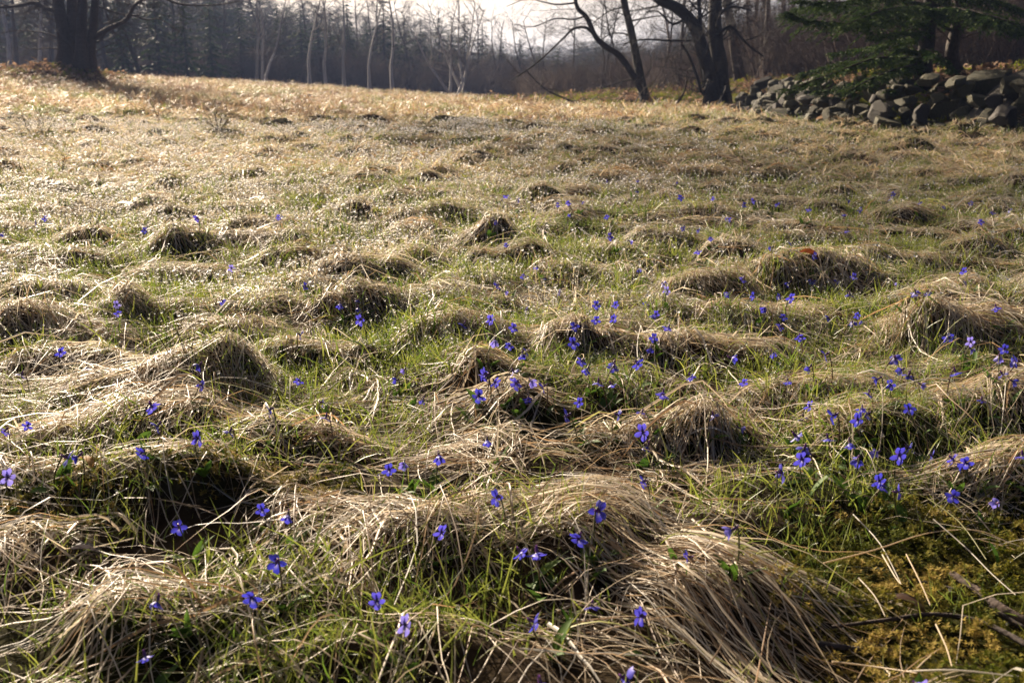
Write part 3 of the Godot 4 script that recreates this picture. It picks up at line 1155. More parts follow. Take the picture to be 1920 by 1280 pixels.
# ---------------------------------------------------------------- trees
func grow(mb: MB, p: Vector3, d: Vector3, length: float, r: float, lvl: int, col: Color, lift := 0.05, kids := 4) -> void:
	var pts := PackedVector3Array()
	var rad := PackedFloat32Array()
	var segs := 5 if r > 0.02 else (4 if lvl > 0 else 3)
	var q := p
	var dir := d
	for k in segs + 1:
		pts.append(q)
		rad.append(lerpf(r, r * 0.4, float(k) / segs))
		q += dir * (length / segs)
		dir = (dir + Vector3(rng.randfn(0, 0.17), rng.randfn(0, 0.14) + lift, rng.randfn(0, 0.17))).normalized()
	mb.tube(pts, rad, 7 if r > 0.05 else (5 if r > 0.02 else 3), col)
	if lvl <= 0:
		return
	for k in kids:
		var f := rand(0.3, 1.0)
		var i := mini(int(f * segs), segs - 1)
		var at := pts[i].lerp(pts[i + 1], f * segs - i)
		var along := (pts[i + 1] - pts[i]).normalized()
		var off := Vector3(rng.randfn(0, 1), rng.randfn(0, 0.8), rng.randfn(0, 1))
		off = (off - along * off.dot(along)).normalized()
		grow(mb, at, (along + off * rand(0.6, 1.3)).normalized(), length * rand(0.45, 0.75), maxf(lerpf(r, r * 0.4, f) * rand(0.5, 0.7), minf(0.002, r * 0.5)), lvl - 1, col, lift, kids)


func bend(stops: Array, d: float) -> PackedVector3Array:
	# a smooth line through points of the photograph standing d metres off, each with an optional shift in depth
	var p := PackedVector3Array()
	for s in stops:
		p.append(at_depth(s[0], s[1], d + (s[2] if s.size() > 2 else 0.0)))
	var out := PackedVector3Array()
	for i in p.size() - 1:
		var a := p[maxi(i - 1, 0)]
		var b := p[i]
		var c := p[i + 1]
		var e := p[mini(i + 2, p.size() - 1)]
		for k in 4:
			out.append(b.cubic_interpolate(c, a, e, k / 4.0))
	out.append(p[p.size() - 1])
	return out


func limb(mb: MB, pts: PackedVector3Array, r0: float, r1: float, col: Color, sides := 7, from := Vector3.ZERO, flare := 0.0) -> void:
	var q := PackedVector3Array()
	var rad := PackedFloat32Array()
	var m := pts.size()
	for k in m:
		q.append(pts[k] - from)
		var f := float(k) / (m - 1)
		rad.append(lerpf(r0, r1, f) * (1.0 + flare * exp(-f * 9.0)))
	mb.tube(q, rad, sides, col, 0.07 if sides > 6 else 0.0, m)


func twigs(mb: MB, pts: PackedVector3Array, count: int, length: float, r: float, lvl: int, col: Color, from := Vector3.ZERO, start := 0.15) -> void:
	for k in count:
		var i := rng.randi_range(int(start * pts.size()), pts.size() - 2)
		var along := (pts[i + 1] - pts[i]).normalized()
		var off := Vector3(rng.randfn(0, 1), rng.randfn(0, 0.9), rng.randfn(0, 1))
		off = (off - along * off.dot(along)).normalized()
		grow(mb, pts[i].lerp(pts[i + 1], rng.randf()) - from, (along * 0.6 + off).normalized(), length * rand(0.5, 1.2), r * rand(0.6, 1.0), lvl, col, 0.04, 4)


func photo_tree(called: String, label: String, category: String, d: float, stems: Array, limbs: Array, col: Color, bark: Material, twig_len: float, twig_count: int, flare := 0.6, top := 0) -> Node3D:
	# stems and limbs: [points, first radius, last radius]
	var foot: Array = stems[0][0][0]
	var b := at_depth(foot[0], foot[1], d)
	var base := Vector3(b.x, ground_h(b.x, b.z) - 0.02, b.z)
	var o := thing(called, base, label, category)
	var crown := MB.new()
	for s in stems:
		var t := MB.new()
		var pts := bend(s[0], d)
		pts[0].y = minf(pts[0].y, ground_h(pts[0].x, pts[0].z) - 0.08)
		limb(t, pts, s[1], s[2], col, 9, base, flare)
		part("trunk", t.mesh(bark), o)
		twigs(crown, pts, twig_count, twig_len, s[2] * 0.26, 3, col, base, 0.14)
		for k in top:
			grow(crown, pts[pts.size() - 1] - base, Vector3(rng.randfn(0, 0.5), 1, rng.randfn(0, 0.5)).normalized(), twig_len * 2.6, s[2] * 0.7, 3, col, 0.04, 5)
	for s in limbs:
		var pts := bend(s[0], d)
		limb(crown, pts, s[1], s[2], col, 6, base)
		twigs(crown, pts, twig_count + 4, twig_len * 0.75, s[2] * 0.6, 3, col, base)
	part("crown", crown.mesh(M.bark), o)
	return o


func spruce_crown(h: float, branches: int, low: float, wide: float) -> ArrayMesh:
	var mb := MB.new()
	for k in branches:
		var f := lerpf(low, 0.98, pow((k + rng.randf()) / branches, 0.9))
		var a := k * 2.39996 + rand(-0.4, 0.4)
		var l := ((1.0 - f) * wide + 0.05) * h * rand(0.65, 1.2)
		var out := Vector3(cos(a), rand(-0.30, 0.05), sin(a)).normalized()
		var p := Vector3(0, f * h, 0)
		var pts := PackedVector3Array([p, p + out * l * 0.5 + Vector3(0, -0.03 * l, 0), p + out * l])
		mb.tube(pts, PackedFloat32Array([0.015, 0.01, 0.004]), 3, Color(0.04, 0.03, 0.025))
		var side := out.cross(Vector3.UP).normalized()
		var n := 5 + int(l * 5.0)
		for i in n:
			var t := (i + rand(0.2, 1.0)) / n
			for s in [-1.0, 1.0]:
				var dir: Vector3 = (out * 0.7 + side * s * rand(0.5, 1.1) + Vector3(0, rand(-0.5, 0.12), 0)).normalized()
				var c := Color(0.022, 0.040, 0.014).lerp(Color(0.050, 0.075, 0.020), rng.randf())
				var len2 := l * (0.45 - 0.25 * t) * rand(0.5, 1.2) + 0.06
				mb.leaf(p + out * l * t, dir, dir.cross(Vector3(rng.randfn(0, 0.5), 1, rng.randfn(0, 0.5))).normalized(), len2, len2 * 0.26, 0.5, c, 2, 0.7)
	return mb.mesh(M.needle)


func trunk_mesh(h: float, r: float, col: Color, bark: Material, lean := 0.03) -> ArrayMesh:
	var mb := MB.new()
	var pts := PackedVector3Array()
	var rad := PackedFloat32Array()
	var x := 0.0
	var z := 0.0
	for k in 9:
		var f := k / 8.0
		pts.append(Vector3(x, f * h - 0.1, z))
		rad.append(r * (1.0 - 0.8 * f) * (1.0 + 0.5 * exp(-f * 25.0)))
		x += rng.randfn(0, lean) * h / 8.0
		z += rng.randfn(0, lean) * h / 8.0
	mb.tube(pts, rad, 7, col)
	return mb.mesh(bark)


func bare_kind(h: float, r: float, col: Color, bark: Material, forks: int, low: float, twig := Color(0, 0, 0, 0)) -> Array:
	# [trunk mesh, crown mesh] of a leafless tree; limbs start at the share low of its height
	var trunk := MB.new()
	var crown := MB.new()
	for s in forks:
		var pts := PackedVector3Array()
		var q := Vector3(rng.randfn(0, 0.06) * (forks - 1), -0.1, rng.randfn(0, 0.06) * (forks - 1))
		var dir := Vector3(rng.randfn(0, 0.08 + 0.12 * (forks - 1)), 1, rng.randfn(0, 0.08 + 0.12 * (forks - 1))).normalized()
		for k in 9:
			pts.append(q)
			q += dir * h / 8.0
			dir = (dir + Vector3(rng.randfn(0, 0.07), 0.04, rng.randfn(0, 0.07))).normalized()
		limb(trunk, pts, r, r * 0.3, col, 7, Vector3.ZERO, 0.4)
		twigs(crown, pts, 13, h * 0.26, r * 0.34, 3, col if twig.a == 0.0 else twig, Vector3.ZERO, low)
	return [trunk.mesh(bark), crown.mesh(bark if twig.a == 0.0 else M.bark)]


func shrub_mesh(h: float, stems: int, col: Color) -> ArrayMesh:
	var mb := MB.new()
	for k in stems:
		var p := Vector3(rng.randfn(0, 0.18), -0.05, rng.randfn(0, 0.18)) * h
		grow(mb, p, Vector3(rng.randfn(0, 0.45), 1.0, rng.randfn(0, 0.45)).normalized(), h * rand(0.6, 1.1), 0.008 * h, 2, col * rand(0.8, 1.2), 0.02, 4)
	return mb.mesh(M.bark)


func put_tree(called: String, meshes: Array, px: float, d: float, size: Vector3, label: String, category: String, group := "") -> Node3D:
	var p := at_depth(px, 150, d)
	p.y = ground_h(p.x, p.z)
	var o := thing(called, p, label, category, group)
	part("trunk", meshes[0], o)
	part("crown", meshes[1], o)
	o.basis = Basis(Vector3.UP, rand(0, TAU)).scaled(size)
	return o


func build_left_tree() -> void:
	var col := Color(0.11, 0.085, 0.066)
	photo_tree("old_tree", "massive old tree with four fused trunks on a low mound", "tree", 25.0, [
		[[[118, 138], [121, 95], [114, 45], [106, -20], [92, -190], [60, -380]], 0.17, 0.09],
		[[[136, 140, 0.2], [138, 85, 0.2], [134, 0, 0.1], [142, -150, 0.0], [150, -420]], 0.16, 0.08],
		[[[152, 140, -0.2], [151, 85, -0.2], [154, 0], [172, -170], [190, -400]], 0.145, 0.08],
		[[[167, 138, -0.1], [168, 95], [174, 45], [179, -15], [200, -190], [260, -340]], 0.12, 0.06],
	], [
		[[[108, 18], [85, 16], [62, 5], [25, 12], [-60, 14]], 0.06, 0.03],
		[[[172, 74], [200, 55], [235, 38], [252, 10], [275, -4], [330, -30]], 0.07, 0.025],
		[[[250, 28], [275, 37], [300, 36], [340, 62]], 0.028, 0.01],
		[[[118, 84], [105, 70], [85, 62], [38, 57], [0, 62]], 0.026, 0.010],
		[[[176, 78], [188, 76], [200, 58], [215, 50]], 0.022, 0.012],
		[[[118, 95], [95, 90], [70, 92], [48, 90]], 0.020, 0.008],
		[[[178, 10], [200, 18], [235, 28], [262, 28]], 0.028, 0.018],
		[[[115, 40], [95, 35], [80, 32]], 0.018, 0.008],
		[[[280, -20], [330, 6], [395, 10], [450, 2]], 0.035, 0.012],
	], col, M.bark, 1.1, 14, 1.1, 5)


func build_right_trees() -> void:
	var dark := Color(0.050, 0.040, 0.032)
	photo_tree("leaning_tree", "dark bare tree forked low, one trunk leaning left against the sky", "tree", 22.0, [
		[[[1212, 197], [1205, 165], [1195, 115], [1183, 55], [1170, 0], [1155, -110], [1150, -230]], 0.105, 0.06],
		[[[1210, 185, -0.1], [1200, 162, -0.1], [1165, 108, -0.2], [1140, 90, -0.3], [1118, 70, -0.4], [1100, 32, -0.5], [1082, 12, -0.5], [1072, -40, -0.6], [1040, -150, -0.6]], 0.075, 0.035],
	], [
		[[[1118, 72, -0.4], [1100, 52, -0.5], [1075, 54, -0.6], [1060, 68, -0.7], [1010, 115, -0.8], [960, 150, -1.0]], 0.035, 0.012],
		[[[1098, 30, -0.5], [1075, 36, -0.6], [1040, 35, -0.8], [1000, 50, -1.0], [965, 45, -1.0]], 0.022, 0.006],
		[[[1180, 40], [1205, 35], [1245, 30], [1290, 45]], 0.022, 0.006],
		[[[1186, 66, 0.2], [1150, 62, 0.3], [1120, 80, 0.4]], 0.020, 0.008],
		[[[1176, 12], [1140, 22], [1105, 50]], 0.018, 0.006],
		[[[1200, 148, 0.1], [1180, 150, 0.2], [1160, 155, 0.2], [1130, 165, 0.2]], 0.022, 0.008],
		[[[1080, 5, -0.6], [1040, 8, -0.8], [990, -2, -1.0], [950, 12, -1.1]], 0.022, 0.006],
	], dark, M.bark, 0.85, 11, 0.4, 2)
	photo_tree("double_tree", "thick dark tree with two trunks, the left one sweeping up leftwards", "tree", 20.0, [
		[[[1338, 196], [1331, 150], [1318, 95], [1300, 45], [1270, 15], [1232, -5], [1180, -60]], 0.15, 0.09],
		[[[1353, 196, 0.2], [1349, 120, 0.2], [1341, 60, 0.2], [1342, 0, 0.2], [1350, -140, 0.2], [1340, -320, 0.2]], 0.165, 0.10],
	], [
		[[[1316, 90], [1312, 50], [1312, 15], [1306, -40]], 0.055, 0.04],
		[[[1305, 76], [1260, 76], [1205, 74], [1170, 82]], 0.030, 0.010],
		[[[1345, 62], [1358, 55], [1372, 50], [1390, 70], [1410, 90], [1432, 105]], 0.035, 0.015],
		[[[1346, 30], [1360, 18], [1380, 12], [1410, 20]], 0.045, 0.012],
		[[[1290, 30], [1262, 45], [1235, 22], [1210, 22]], 0.03, 0.008],
		[[[1330, 150, -0.3], [1318, 175, -0.5], [1306, 140, -0.6], [1292, 105, -0.7], [1280, 85, -0.8]], 0.04, 0.02],
	], dark, M.bark, 0.9, 12, 0.5, 2)
	photo_tree("straight_tree", "brown tree trunk just behind the double tree", "tree", 24.0, [
		[[[1392, 168], [1381, 110], [1372, 50], [1364, 0], [1360, -160]], 0.14, 0.09],
	], [[[[1366, 10], [1385, 15], [1420, 5]], 0.04, 0.012]], Color(0.09, 0.06, 0.042), M.bark, 0.9, 8, 0.4, 3)
	photo_tree("birch_tree", "slender pale birch right of the double tree", "birch", 24.0, [
		[[[1434, 158], [1436, 110], [1438, 55], [1441, 0], [1445, -180]], 0.075, 0.045],
	], [[[[1434, 100], [1425, 85], [1410, 70]], 0.02, 0.008]], Color(0.42, 0.38, 0.33), M.birch, 0.8, 8, 0.3, 3)
	photo_tree("crooked_tree", "short crooked trunk growing between the wall stones", "tree", 11.2, [
		[[[1806, 178], [1795, 140], [1785, 105], [1793, 60], [1800, 0], [1790, -160]], 0.085, 0.06],
	], [[[[1790, 60], [1760, 45], [1730, 20]], 0.025, 0.008]], Color(0.075, 0.055, 0.042), M.bark, 0.6, 5, 0.6, 3)


func bough(mb: MB, pts: PackedVector3Array, from: Vector3, width: float, thick: float) -> void:
	# a spruce bough: a drooping limb with flat sprays of needles to both sides
	limb(mb, pts, thick, thick * 0.3, Color(0.04, 0.032, 0.026), 5, from)
	var m := pts.size()
	var n := m * 11
	for k in n:
		var f := (k + rng.randf()) / n * (m - 1)
		var i := mini(int(f), m - 2)
		var p := pts[i].lerp(pts[i + 1], f - i) - from
		var along := (pts[i + 1] - pts[i]).normalized()
		var share := float(k) / n
		var side := along.cross(Vector3.UP).normalized() * (1.0 if k % 2 else -1.0)
		var dir := (along * rand(0.3, 0.9) + side * rand(0.5, 1.0) + Vector3(0, rand(-0.75, 0.1), 0)).normalized()
		var l := width * (0.35 + 0.65 * sin(PI * clampf(share * 0.85 + 0.15, 0, 1))) * rand(0.5, 1.1)
		spray(mb, p, dir, l)


func spray(mb: MB, p: Vector3, dir: Vector3, l: float) -> void:
	var s := dir.cross(Vector3.UP).normalized()
	var steps := maxi(3, int(l / 0.035))
	for i in steps:
		var q := p + dir * l * i / steps + Vector3(0, -0.06 * l * pow(float(i) / steps, 2.0), 0)
		for e in [-1.0, 1.0, 0.0]:
			var nd: Vector3 = (dir * rand(0.5, 1.0) + s * e * rand(0.5, 1.0) + Vector3(0, rand(-0.35, 0.35), 0)).normalized()
			var c := Color(0.020, 0.045, 0.012).lerp(Color(0.065, 0.105, 0.020), rng.randf())
			var nl := rand(0.04, 0.085) * (1.0 - 0.35 * i / steps)
			mb.leaf(q, nd, nd.cross(Vector3(rng.randfn(0, 0.6), 1, rng.randfn(0, 0.6))).normalized(), nl, nl * 0.22, 0.3, c, 2, 0.7)


func build_right_spruce() -> void:
	var d := 11.0
	var b := at_depth(1730, 205, d)
	var base := Vector3(b.x, ground_h(b.x, b.z) - 0.05, b.z)
	var o := thing("spruce_tree", base, "dark spruce with sweeping low boughs rising from the stone wall", "spruce")
	var t := MB.new()
	limb(t, bend([[1730, 225], [1731, 150], [1738, 80], [1746, 0], [1752, -250], [1755, -700]], d), 0.105, 0.05, Color(0.045, 0.036, 0.030), 9, base, 0.5)
	part("trunk", t.mesh(M.bark), o)
	for s in [
		[[[1725, 112], [1650, 108, -0.5], [1570, 135, -0.9], [1470, 172, -1.3]], 0.34, 0.018],
		[[[1728, 130], [1680, 140, 0.4], [1600, 158, 0.7], [1530, 172, 0.9]], 0.28, 0.018],
		[[[1725, 120], [1690, 128, -0.6], [1640, 145, -1.2], [1590, 172, -1.7]], 0.24, 0.016],
		[[[1730, 150], [1700, 158, -0.3], [1668, 172, -0.6]], 0.16, 0.012],
		[[[1738, 45], [1680, 38, -0.4], [1600, 45, -0.8], [1520, 38, -1.1], [1478, 25, -1.2]], 0.34, 0.02],
		[[[1738, 30], [1660, 20, 0.5], [1560, 12, 0.9], [1490, 18, 1.2]], 0.34, 0.02],
		[[[1740, 10], [1660, -5, -0.2], [1570, 5, -0.5], [1500, 2, -0.7]], 0.36, 0.02],
		[[[1738, 60], [1690, 62, -0.8], [1640, 70, -1.4]], 0.22, 0.014],
		[[[1745, 25], [1790, 15, -0.4], [1850, 30, -0.8], [1905, 58, -1.0]], 0.32, 0.018],
		[[[1745, 40], [1800, 30, 0.4], [1860, 45, 0.8]], 0.26, 0.016],
		[[[1745, 5], [1810, -10, -0.2], [1880, 5, -0.4], [1940, 30, -0.5]], 0.34, 0.018],
		[[[1735, 92], [1755, 100, -0.5], [1790, 135, -0.9]], 0.13, 0.010],
		[[[1728, 100], [1690, 92, 0.2], [1655, 115, 0.3]], 0.12, 0.012],
		[[[1735, 70], [1700, 74, 0.6], [1640, 88, 1.0], [1560, 100, 1.3]], 0.30, 0.014],
		[[[1730, 118], [1670, 112, 0.3], [1580, 118, 0.6], [1500, 140, 0.8]], 0.28, 0.014],
		[[[1745, 20], [1700, 12, -0.8], [1640, 25, -1.4], [1580, 50, -1.9]], 0.34, 0.018],
		[[[1745, 15], [1820, 20, -0.7], [1890, 40, -1.2], [1940, 70, -1.4]], 0.32, 0.018],
		[[[1748, -60], [1660, -60, -0.3], [1560, -40, -0.6], [1470, -15, -0.8]], 0.36, 0.02],
		[[[1748, -80], [1820, -70, -0.3], [1900, -40, -0.6]], 0.36, 0.02],
	]:
		var mb := MB.new()
		bough(mb, bend(s[0], d), base, s[1], s[2])
		part("bough", mb.mesh(M.needle), o)
	for k in 8:     # the boughs above the picture
		var mb := MB.new()
		var y := 2.2 + k * 0.45
		var a := k * 2.4
		var l := 1.6 - k * 0.14
		var p := base + Vector3(0.12, y, 0)
		bough(mb, PackedVector3Array([p, p + Vector3(cos(a), -0.05, sin(a)) * l * 0.5, p + Vector3(cos(a), -0.22, sin(a)) * l]), base, 0.4, 0.02)
		part("bough", mb.mesh(M.needle), o)


func build_woods() -> void:
	# kinds
	var spruces := []
	for k in 5:
		spruces.append([trunk_mesh(6.0, 0.10, Color(0.05, 0.042, 0.036), M.bark, 0.01), spruce_crown(6.0, 62, 0.05 + 0.06 * (k % 3), 0.24 + 0.03 * (k % 2))])
	var birches := []
	for k in 3:
		birches.append(bare_kind(5.5, 0.085, Color(0.85, 0.84, 0.83), M.birch, 1, 0.35, Color(0.22, 0.18, 0.165)))
	birches.append(bare_kind(5.0, 0.07, Color(0.85, 0.84, 0.83), M.birch, 3, 0.25, Color(0.26, 0.22, 0.20)))
	var greys := []
	for k in 4:
		greys.append(bare_kind(6.0, 0.09, Color(0.10, 0.085, 0.075), M.bark, 1 + k % 2, 0.2))
	# birches one can tell apart
	for b in [
		[487, 46.5, 3, 0.95, "white forked birch standing out left of the middle woods"],
		[580, 48.0, 0, 0.9, "grey birch at the left end of the middle woods"],
		[610, 48.0, 1, 0.85, "leaning grey birch, second in the middle woods"],
		[645, 48.0, 2, 0.9, "pale birch with a broken side limb in the middle woods"],
		[692, 48.0, 0, 0.85, "thin white birch just left of the straightest one"],
		[735, 47.5, 1, 0.95, "straightest white birch before the dark spruces"],
		[848, 48.0, 3, 0.9, "many-stemmed birch spreading wide, left of its twin"],
		[872, 48.0, 3, 0.95, "brightest many-stemmed birch before the dark spruces"],
		[20, 44.0, 0, 1.2, "pale birch at the left border behind the old tree"],
		[75, 46.0, 2, 1.1, "pale birch between the left border and the old tree"],
		[1250, 34.0, 1, 0.8, "thin pale birch between leaning tree and double tree"],
	]:
		put_tree("birch_tree", birches[b[2]], b[0], b[1], Vector3.ONE * b[3], b[4], "birch", "birches at the edge of the woods")
	# spruces: photograph x, its top, distance
	var i := 0
	for s in [
		[232, -30, 48], [300, -25, 50], [352, -45, 47], [400, -20, 52], [455, -10, 54], [525, -5, 57], [568, 2, 58], [600, 12, 60], [622, 4, 62], [655, -12, 60], [690, 22, 64], [722, -2, 60], [760, 28, 64], [790, 34, 66], [825, 12, 62], [848, 14, 66], [872, 6, 63], [905, 30, 66], [940, 48, 66], [975, 62, 64], [1010, 78, 60], [1045, 88, 58], [-15, -30, 50], [60, -10, 54], [185, -5, 56], [1400, 30, 34], [1470, -10, 30], [1560, 10, 32], [1640, 0, 30], [1880, -20, 22],
	]:
		var d: float = s[2]
		var p := at_depth(s[0], 150, d)
		var top := at_depth(s[0], s[1], d)
		var h := top.y - ground_h(p.x, p.z)
		h *= rand(0.86, 1.06)
		var w := rand(0.75, 1.35) * maxf(h, 3.5) / 6.0
		var label: String
		if i < 22:
			label = "dark spruce in the far edge of the woods, %s" % (ordinal(i + 3, 99) if i < 21 else "last before the leaning tree")
		elif i < 25:
			label = "hazy spruce behind the old tree, %s" % ["leftmost", "middle one", "rightmost"][i - 22]
		else:
			label = "spruce in the right woods, %s" % ordinal(i - 25, 5)
		put_tree("spruce_tree", spruces[i % 5], s[0], d, Vector3(w, h / 6.0, w), label, "spruce", "spruces at the edge of the woods")
		i += 1
	# leafless trees
	i = 0
	for s in [
		[35, 47, 1.25], [95, 50, 1.3], [200, 46, 1.2], [262, 49, 1.1], [330, 52, 1.15], [430, 55, 1.0], [510, 58, 1.0], [560, 61, 0.95], [672, 62, 0.9], [705, 61, 0.85], [775, 62, 0.85], [810, 64, 0.8], [895, 62, 0.8],
		[930, 60, 0.7], [985, 50, 0.6], [1030, 44, 0.55], [1075, 38, 0.5], [1130, 35, 0.5], [1165, 33, 0.55], [1235, 31, 0.55], [1275, 30, 0.7], [1405, 27, 0.8], [1455, 30, 1.0], [1490, 26, 0.9], [1515, 23, 0.7], [1530, 28, 1.0], [1570, 21, 0.7], [1600, 24, 0.9], [1625, 19, 0.6], [1650, 22, 0.9], [1690, 26, 1.0], [1715, 20, 0.7], [1770, 20, 0.9], [1825, 16, 0.7], [1850, 18, 0.9], [1880, 21, 0.9], [1905, 17, 0.8],
	]:
		var label := "leafless grey tree in the woods, %s" % ordinal(i, 99) if i < 13 else "leafless brown tree in the right woods, %s" % ordinal(i - 13, 24)
		put_tree("bare_tree", greys[i % 4], s[0], s[1], Vector3.ONE * s[2], label, "tree", "leafless trees of the woods")
		i += 1
	# the wood behind, and the brush under it
	var far := [[], [], [], []]
	for k in 800:
		var d := rand(64.0, 98.0)
		var px := rand(-250.0, 2150.0)
		var p := at_depth(px, 150, d)
		p.y = ground_h(p.x, p.z)
		var tall := lerpf(1.15, 0.60, smooth(300, 760, px)) * rand(0.75, 1.1) * (1.0 + 0.35 * smooth(1250, 1500, px)) * (1.0 - 0.42 * smooth(780, 920, px) * smooth(1330, 1230, px))
		far[k % 4].append(Transform3D(Basis(Vector3.UP, rand(0, TAU)).scaled(Vector3(1.3, tall * d / 85.0, 1.3)), p))
	for k in 4:
		scatter("far_forest", spruces[k][1] if k < 2 else greys[k][1], far[k], "hazy mass of trees deep in the woods", "forest")
	var brush := [[], [], [], []]
	var kinds := []
	for k in 4:
		kinds.append(shrub_mesh(1.3, 16, Color(0.15, 0.10, 0.075)))
	for k in 860:
		var px := rand(-150.0, 1000.0)
		var d := rand(52.0, 68.0) - 4.0 * smooth(500, 0, px)
		if k >= 320:
			px = rand(960.0, 2000.0)
			d = lerpf(31.0, 15.0, smooth(960, 1950, px)) * rand(0.95, 2.0)
		var p := at_depth(px, 150, d)
		p.y = ground_h(p.x, p.z)
		if p.x < wall_x(d) + 0.7 and d < 24.5:
			continue
		brush[k % 4].append(Transform3D(Basis(Vector3.UP, rand(0, TAU)).scaled(Vector3.ONE * (rand(0.7, 1.6) if k < 320 else rand(0.45, 0.95) * (1.0 + 0.5 * smooth(1280, 1500, px)))), p))
	for k in 4:
		scatter("undergrowth", kinds[k], brush[k], "tangle of leafless brown brush along the woods", "brush")


# ---------------------------------------------------------------- stone wall, fallen wood, small things
func stone_mesh(seed_: int) -> ArrayMesh:
	var r := RandomNumberGenerator.new()
	r.seed = seed_
	var f := FastNoiseLite.new()
	f.seed = seed_
	f.frequency = 0.9
	var cuts := []
	for k in 14:
		cuts.append([Vector3(r.randfn(), r.randfn() * 0.8, r.randfn()).normalized(), r.randf_range(0.42, 0.8)])
	var st := SurfaceTool.new()
	st.begin(Mesh.PRIMITIVE_TRIANGLES)
	st.set_smooth_group(-1)
	var n := 5
	var c := Color(0.07, 0.062, 0.052).lerp(Color(0.12, 0.105, 0.082), r.randf())
	for axis in 3:
		for s in [-1.0, 1.0]:
			var g := []
			for i in n + 1:
				for j in n + 1:
					var p := Vector3.ZERO
					p[axis] = s
					p[(axis + 1) % 3] = (i * 2.0 / n - 1.0) * s
					p[(axis + 2) % 3] = j * 2.0 / n - 1.0
					p = p.normalized() * (1.0 + f.get_noise_3dv(p.normalized() * 1.4) * 0.35)
					for q in cuts:
						var over: float = p.dot(q[0]) - q[1]
						if over > 0.0:
							p -= q[0] * over
					g.append(p)
			for i in n:
				for j in n:
					var a := i * (n + 1) + j
					for t in [a, a + 1, a + n + 1, a + 1, a + n + 2, a + n + 1]:
						st.set_color(c)
						st.add_vertex(g[t])
	st.index()
	st.generate_normals()
	var m := st.commit()
	m.surface_set_material(0, M.rock if seed_ % 4 == 0 else M.mossy_rock)
	return m


func build_wall() -> void:
	var kinds := []
	for k in 8:
		kinds.append(stone_mesh(40 + k))
	var base := Vector3(wall_x(12.0), ground_h(wall_x(12.0) - 0.3, -12.0), -12.0)
	var o := thing("stone_wall", base, "tumbled dry wall of grey field stones under the spruce", "stone wall")
	# big stones read from the photograph: x, y, width, height in pixels, distance
	for s in [
		[1850, 172, 110, 58, 9.9], [1915, 188, 80, 84, 9.5], [1880, 226, 80, 50, 9.3], [1830, 236, 66, 40, 9.3], [1910, 240, 70, 40, 9.1], [1795, 246, 60, 26, 9.4], [1790, 205, 70, 40, 10.0], [1770, 168, 56, 28, 10.6], [1760, 190, 44, 20, 10.2],
		[1690, 195, 50, 30, 10.8], [1655, 215, 44, 26, 10.7], [1715, 225, 40, 26, 10.2], [1745, 236, 46, 24, 9.8], [1680, 238, 34, 22, 10.4], [1600, 205, 46, 24, 11.8], [1560, 222, 40, 20, 12.2], [1500, 215, 46, 24, 13.0], [1630, 236, 36, 18, 11.2], [1590, 232, 30, 14, 11.8], [1850, 250, 46, 20, 9.0],
	]:
		var p := at_depth(s[0], s[1], s[4])
		var k: float = FPX / s[4]
		var m := part("stone", kinds[rng.randi_range(0, 7)], o)
		m.position = p - base
		m.basis = Basis(Vector3.FORWARD, rand(-0.35, 0.35)).rotated(Vector3.UP, rand(0, TAU) if s[2] < 1.5 * s[3] else rand(-0.3, 0.3)).scaled(Vector3(s[2], s[3], s[2] * 0.8) * 0.85 / k)
	# the courses between and behind them
	var d := 7.6
	while d < 17.5:
		for course in 4:
			var size := rand(0.07, 0.17) if course else rand(0.10, 0.22)
			var x := wall_x(d) + 0.02 + course * 0.13 + rand(-0.08, 0.1)
			var y := ground_h(wall_x(d) - 0.3, -d) + 0.04 + course * 0.13 + rand(-0.03, 0.03)
			if rng.randf() < 0.88:
				var m := part("stone", kinds[rng.randi_range(0, 7)], o)
				m.position = Vector3(x, y, -d + rand(-0.1, 0.1)) - base
				m.basis = Basis(Vector3.FORWARD, rand(-0.5, 0.5)).rotated(Vector3.UP, rand(0, TAU)).scaled(Vector3(size * rand(0.8, 1.2), size * rand(0.5, 0.8), size * rand(0.9, 1.3)))
		d += rand(0.15, 0.24)


func log_between(called: String, label: String, category: String, stops: Array, d: float, r0: float, r1: float, col: Color, n_twigs := 0, twig_len := 0.4) -> void:
	var pts := bend(stops, d)
	var o := MeshInstance3D.new()
	var mb := MB.new()
	var from := pts[0]
	limb(mb, pts, r0, r1, col, 7, from)
	if n_twigs:
		twigs(mb, pts, n_twigs, twig_len, r1 * 0.6, 2, col, from)
	o.mesh = mb.mesh(M.bark)
	o.name = numbered(called)
	add_child(o)
	o.position = from
	tag(o, label, category)


